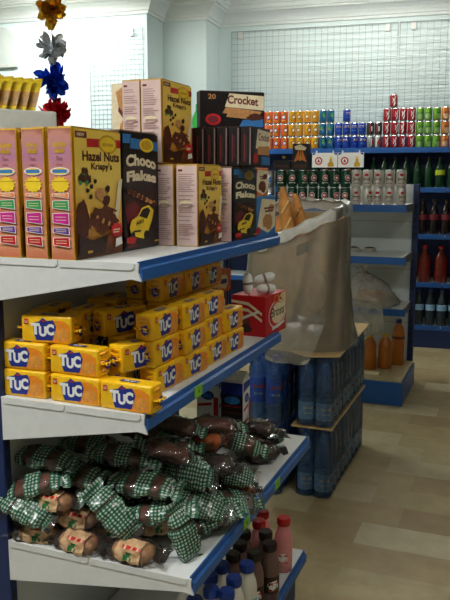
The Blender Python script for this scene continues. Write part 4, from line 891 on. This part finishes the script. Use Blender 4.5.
def soda(kind):
    r, h = .0335, .1165; b = MB(); body = {'orange': 'can_orange', 'yellow': 'can_yellow', 'teal': 'can_teal', 'blue': 'can_blue', 'dark': 'can_dark', 'silver': 'tin', 'red': 'can_red', 'green': 'can_green', 'apricot': 'can_apricot'}[kind]
    b.lathe(can_profile(r, h), body, 20); rf = Roll(r, .012, h - .025)
    for a in (-PI / 2 + .25, PI / 2 + .25):
        rf.a = a; b.layer = 0
        if kind == 'red':
            b.rollink(rf, [(-.006, .05), (.006, .3), (-.002, .6), (.008, .95), (.016, .93), (.007, .6), (.014, .3), (.004, .05)], 'ink_white'); b.rollink(rf, [(-.014, .3), (-.006, .55), (-.014, .8), (-.009, .8), (-.001, .55), (-.009, .3)], 'ink_white')
        elif kind in ('orange', 'yellow'):
            b.rollink(rf, blob(0, .5, .018, .2, 3), 'ink_blue' if kind == 'orange' else 'ink_brown'); b.rollink(rf, blob(0, .5, .013, .14, 5), 'ink_white' if kind == 'orange' else 'ink_cream'); b.rollink(rf, ell(.006, .84, .009, .08), 'ink_green'); b.rollink(rf, rect(-.018, .12, .018, .2), 'ink_orange' if kind == 'yellow' else 'ink_yellow')
        elif kind == 'blue':
            b.rollink(rf, rect(-.024, .62, .024, .72), 'ink_gold'); b.rollink(rf, rect(-.02, .76, .02, .84), 'ink_cream'); b.rollink(rf, rect(-.02, .3, .02, .4), 'ink_sky')
        elif kind == 'teal':
            b.rollink(rf, blob(-.006, .6, .012, .25, 3), 'ink_green'); b.rollink(rf, blob(.008, .35, .012, .2, 4), 'ink_sky'); b.rollink(rf, rect(-.014, .5, .016, .58), 'ink_gold')
        elif kind in ('green', 'apricot'):
            b.rollink(rf, ell(0, .27, .025, .24, 18), 'can_pale_green' if kind == 'green' else 'ink_peach'); b.rollink(rf, [(-.022, .66), (.022, .72), (.022, .56), (-.022, .5)], 'can_leafgreen' if kind == 'green' else 'ink_maroon')
        else:
            b.rollink(rf, rect(-.012, .1, -.004, .9), 'ink_red' if kind == 'dark' else 'ink_white'); b.rollink(rf, rect(.002, .25, .014, .7), 'ink_white' if kind == 'dark' else 'ink_red')
    o = b.build('soda_can', None, 40); tag(o, kind, 'soda can', 'soda cans on the wall shelving'); return o
SODA = {k: soda(k) for k in ('orange', 'yellow', 'teal', 'blue', 'dark', 'silver', 'red', 'green', 'apricot')}
def put_can(kind, i, row, col, extra=''):
    p = wl(-1.64 + .071 * i + rnd.uniform(-.0015, .0015), .045 + rnd.uniform(-.003, .003), WZ[0] + .0005 + row * .117)
    inst(SODA[kind], p, A5 + rnd.uniform(-.5, .5), '%s soda can, %s row, %s from the left of its colour%s' % (kind if kind != 'apricot' else 'pale orange', ('bottom', 'second', 'third', 'topmost')[row], ORD[col], extra))
for kind, i0, ncol, nrow in (('orange', -1, 4, 3), ('yellow', 3, 4, 3), ('teal', 7, 2, 3), ('blue', 9, 4, 2), ('red', 15, 4, 3), ('green', 19, 3, 3), ('apricot', 22, 5, 3)):
    for c in range(ncol):
        for r in range(nrow): put_can(kind, i0 + c, r, c)
put_can('blue', 10, 2, 1); put_can('red', 15.75, 3, 1)
for c in range(2): put_can('silver', 13 + c, 0, c); put_can('dark', 13 + c, 1, c)
# promotional cards hung from the rail
for i, s in enumerate((-1.225, -.99)):
    root = empty('promotion_card', wl(s, -.013, 1.742), A5); tag(root, ('left', 'right')[i] + ' white card with a red round badge and bottle hanging below blue cans', 'card', 'promotion cards on the rail')
    b = MB(); b.box(0, .23, -.003, 0, -.13, 0, 'ink_white'); fr = Frame((0, -.003, -.13), (1, 0, 0), (0, 0, 1), .23, .13)
    b.ink(fr, ell(.26, .45, .15, .27), 'ink_red'); b.ink(fr, ell(.26, .45, .1, .18), 'ink_white'); b.ink(fr, [(.2, .35), (.26, .6), (.32, .35)], 'ink_red')
    b.ink(fr, [(.02, .98), (.02, .84), (.1, .88), (.14, .98)], 'ink_blue'); b.ink(fr, [(.98, .98), (.98, .84), (.9, .88), (.86, .98)], 'ink_blue'); b.ink(fr, [(.62, .05), (.86, .05), (.86, .25), (.79, .42), (.79, .6), (.69, .6), (.69, .42), (.62, .25)], 'ink_gold'); b.ink(fr, rect(.7, .6, .78, .75), 'ink_yellow'); b.build('card', root)
    b = MB()
    for x in (.04, .19): b.box(x - .006, x + .006, -.002, .004, -.004, .02, 'hook')
    b.build('clip', root)
def drink(name, m, cap, lab, r, h):
    root = empty(name); tag(root, name, 'bottle'); b = MB(); b.lathe([(r * .85, 0), (r, .008), (r, h * .3), (r * .93, h * .36), (r, h * .42), (r, h * .6), (r * .75, h * .74), (r * .38, h * .86), (r * .34, h * .93)], m, 20); b.build('bottle', root, 50)
    b = MB(); b.lathe([(r * .4, h * .92), (r * .42, h * .93), (r * .42, h * .985), (r * .38, h)], cap, 16); b.build('cap', root, 40)
    if lab: b = MB(); b.lathe([(r + .001, h * .42), (r + .001, h * .58)], lab, 20); b.build('label', root)
    return root
DG = drink('green_bottle', 'drink_green', 'cap_dark', None, .038, .27); DL = drink('green_bottle', 'drink_green', 'cap_dark', 'label_lime', .042, .27); DD = drink('dark_bottle', 'drink_cola', 'cap_yellow', 'pouch_brown', .038, .29)
DC = drink('cola_bottle', 'drink_cola', 'cap_dark', 'ink_maroon', .044, .31); DR = drink('red_drink_bottle', 'drink_red', 'cap_red', 'drink_red', .058, .33); DW = drink('water_bottle', 'drink_clear', 'cap_blue', 'label_pale', .044, .33)
for k in range(8): inst(DG if k % 2 else DD, wl(-1.5 + .1 * k, .06, WZ[1]), 0, '%s dark bottle behind the beer cans counting from the left' % ORD[k], 'bottles behind the beer cans')
for k in range(8):
    if k == 6: inst(DL, wl(-.68 + .096 * k, .06, WZ[1]), 0, 'green bottle with a lime yellow label on the shelf below green cans', 'green bottles under the soda shelf')
    else: inst(DG, wl(-.68 + .096 * k, .06, WZ[1]), 0, '%s green bottle below the red and green cans' % ORD[k], 'green bottles under the soda shelf')
for k in range(6): inst(DC, wl(-.235 + .1 * k, .06, WZ[2]), 0, '%s dark cola bottle on the shelf above the red drinks' % ORD[k], 'cola bottles')
for k in range(4): inst(DR, wl(-.2 + .14 * k, .075, WZ[3]), 0, '%s large red drink bottle at the right edge' % ORD[k], 'red drink bottles')
for k in range(6): inst(DW, wl(-.235 + .1 * k, .06, WZ[4]), 0, '%s clear water bottle on the lowest wall shelf' % ORD[k], 'water bottles on the lowest wall shelf')

# ---------------------------------------------------------------- upper left: stand with pouches, garland, plaque
az = math.radians(60); root = empty('display_stand', (-1.56, 2.3, 0), az); tag(root, 'pale grey display stand at the left edge carrying yellow pouches', 'display stand')
b = MB(); b.box(-.6, 0, 0, .3, 1.665, 1.742, 'stand_grey', .006); b.build('top_tray', root)
for x in (-.57, -.03):
    for y in (.03, .27): b = MB(); b.box(x - .015, x + .015, y - .015, y + .015, 0, 1.665, 'stand_grey'); b.build('leg', root)
b = MB(); b.box(-.59, -.01, .01, .29, .3, .32, 'stand_grey'); b.box(-.59, -.01, .01, .29, .9, .92, 'stand_grey'); b.build('shelf', root)
RZ = Matrix.Rotation(az, 4, 'Z')
for k in range(7):
    loc = Vector((-1.56, 2.3, 1.742)) + RZ @ Vector((-.075 - .036 * k, .07, 0))
    pr = empty('snack_pouch', loc, az - D90 + .45); tag(pr, '%s yellow snack pouch from the right on the grey stand' % ORD[k], 'snack pouch', 'yellow pouches on the grey stand')
    b = MB(); vs = []; nn = 8
    for j in range(nn + 1):
        z = .108 * j / nn; th = .012 * math.sin(PI * min(1, max(0, j / nn))) ** .6 + .0006
        for x, s in ((-.045, 0), (-.02, 1), (.02, 1), (.045, 0), (.02, -1), (-.02, -1)): vs.append((x, s * th - .02 + .045 * j / nn, z))
    b.add(vs, [(j * 6 + i, j * 6 + (i + 1) % 6, (j + 1) * 6 + (i + 1) % 6, (j + 1) * 6 + i) for j in range(nn) for i in range(6)] + [tuple(range(6))[::-1], tuple(nn * 6 + i for i in range(6))], ['pouch_yellow' if (j < 1 or j >= 5) else 'pouch_brown' for j in range(nn) for i in range(6)] + ['pouch_yellow'] * 2)
    b.build('pouch', pr, 40)
    b = MB(); b.box(-.045, .045, .024, .0265, .105, .116, 'pouch_yellow'); b.build('top_seal', pr)
b = MB(); q = [Vector((-1.56, 2.3, 1.742)) + RZ @ Vector(v) for v in ((-.42, .05, 0), (-.42, .05, .13), (-.2, .08, .135), (-.17, .085, .125), (-.165, .085, 0))]
b.tube(q, .0025, 'metal_grey', 6); o = b.build('wire_loop'); tag(o, 'thin wire loop standing over the yellow pouches', 'wire')

gx, gy = -1.845, 2.7
root = empty('foil_garland', (gx, gy, 0)); tag(root, 'hanging foil garland of gold, silver, blue and red rosettes', 'garland')
b = MB(); b.tube([(0, 0, 1.78), (.004, 0, 2.2), (0, 0, CEIL)], .002, 'string', 5); b.build('string', root)
for m, zc, rr, nm, sd in (('foil_gold', 2.19, .062, 'gold', 1), ('foil_silver', 2.045, .056, 'silver', 2), ('foil_blue', 1.915, .066, 'blue', 3), ('foil_red', 1.775, .062, 'red', 4)):
    q = random.Random(sd); b = MB()
    for k in range(46):
        d = Vector((q.gauss(0, 1), q.gauss(0, 1), q.gauss(0, .8))).normalized(); u = d.cross(Vector((q.gauss(0, 1), q.gauss(0, 1), q.gauss(0, 1)))).normalized(); w = d.cross(u); c = Vector((0, 0, zc)); L = rr * q.uniform(.85, 1.25); wd = rr * .3; curl = q.uniform(-.4, .4)
        vs = []
        for t, ww in ((.08, .15), (.35, .8), (.65, 1), (.88, .75), (1, .08)):
            p = c + d * L * t + w * L * curl * t * t
            vs += [p - u * wd * ww + w * wd * .5 * ww, p + w * -.1 * wd, p + u * wd * ww + w * wd * .5 * ww]
        b.add(vs, [(3 * j + i, 3 * j + i + 1, 3 * j + i + 4, 3 * j + i + 3) for j in range(4) for i in range(2)], m)
    b.lathe([(.01, -.014), (.016, 0), (.01, .014)], m, 10, (0, 0, zc)); b.lathe([(.013, -.01), (.019, .012), (.011, .03)], m, 10, (0, 0, zc - rr * 1.05))
    tag(b.build('rosette', root), nm + ' foil rosette')
# grey plaque with a rounded corner on the far left wall
b = MB(); pts = [(-5.0, 2.57), (-4.04, 2.57)] + [(-4.04 - .16 + .16 * math.cos(a * PI / 12), 2.78 + .16 * math.sin(a * PI / 12)) for a in range(0, 7)] + [(-5.0, 2.94)]
n = len(pts); vs = [wl(s, v, z) for v in (-.34, -.301) for s, z in pts]
b.add(vs, [tuple(range(n)), tuple(range(n, 2 * n))[::-1]] + [(i, n + i, n + (i + 1) % n, (i + 1) % n) for i in range(n)], 'plaque_grey'); b.add([wl(s, -.341, z) for s, z in ((-4.98, 2.59), (-4.07, 2.59), (-4.07, 2.6), (-4.98, 2.6))], [(0, 1, 2, 3)], 'stand_grey')
o = b.build('wall_plaque'); tag(o, 'pale grey wall plaque with a rounded corner at the upper left edge', 'plaque')

# ---------------------------------------------------------------- light
def area(name, loc, rot, sx, sy, power, col=(1, 1, 1)):
    l = bpy.data.lights.new(name, 'AREA'); l.shape = 'RECTANGLE'; l.size = sx; l.size_y = sy; l.energy = power; l.color = col
    o = bpy.data.objects.new(name, l); COL.objects.link(o); o.location = loc; o.rotation_euler = rot; return o
area('shop_window_daylight', (-2.0, -3.04, 1.65), (PI / 2, 0, PI), 5.0, 2.2, 5, (.98, .99, 1))
for (x, y, lx, ly), e in zip(LAMPS, (48, 5, 8, 62)): area('ceiling_lamp_light', (x, y, CEIL - .11), (0, 0, 0), lx, ly, e, (.97, 1, .98))
w = bpy.data.worlds.new('world'); w.use_nodes = True; SC.world = w
w.node_tree.nodes['Background'].inputs['Color'].default_value = (.75, .85, 1, 1); w.node_tree.nodes['Background'].inputs['Strength'].default_value = .25

# ---------------------------------------------------------------- camera
cam = bpy.data.cameras.new('camera'); co = bpy.data.objects.new('camera', cam); COL.objects.link(co)
cam.sensor_width = 36; cam.lens = 735 * 36 / 600; cam.clip_start = .05; cam.clip_end = 60
co.location = (0, 0, 1.5); co.rotation_euler = (PI / 2 - math.atan(120 / 735), 0, math.radians(21.6093)); SC.camera = co
vs_ = SC.view_settings; vs_.view_transform = 'Standard'; vs_.look = 'None'; vs_.exposure = -.42; vs_.gamma = 1; vs_.use_curve_mapping = False
try: SC.cycles.transparent_max_bounces = 32
except Exception: pass
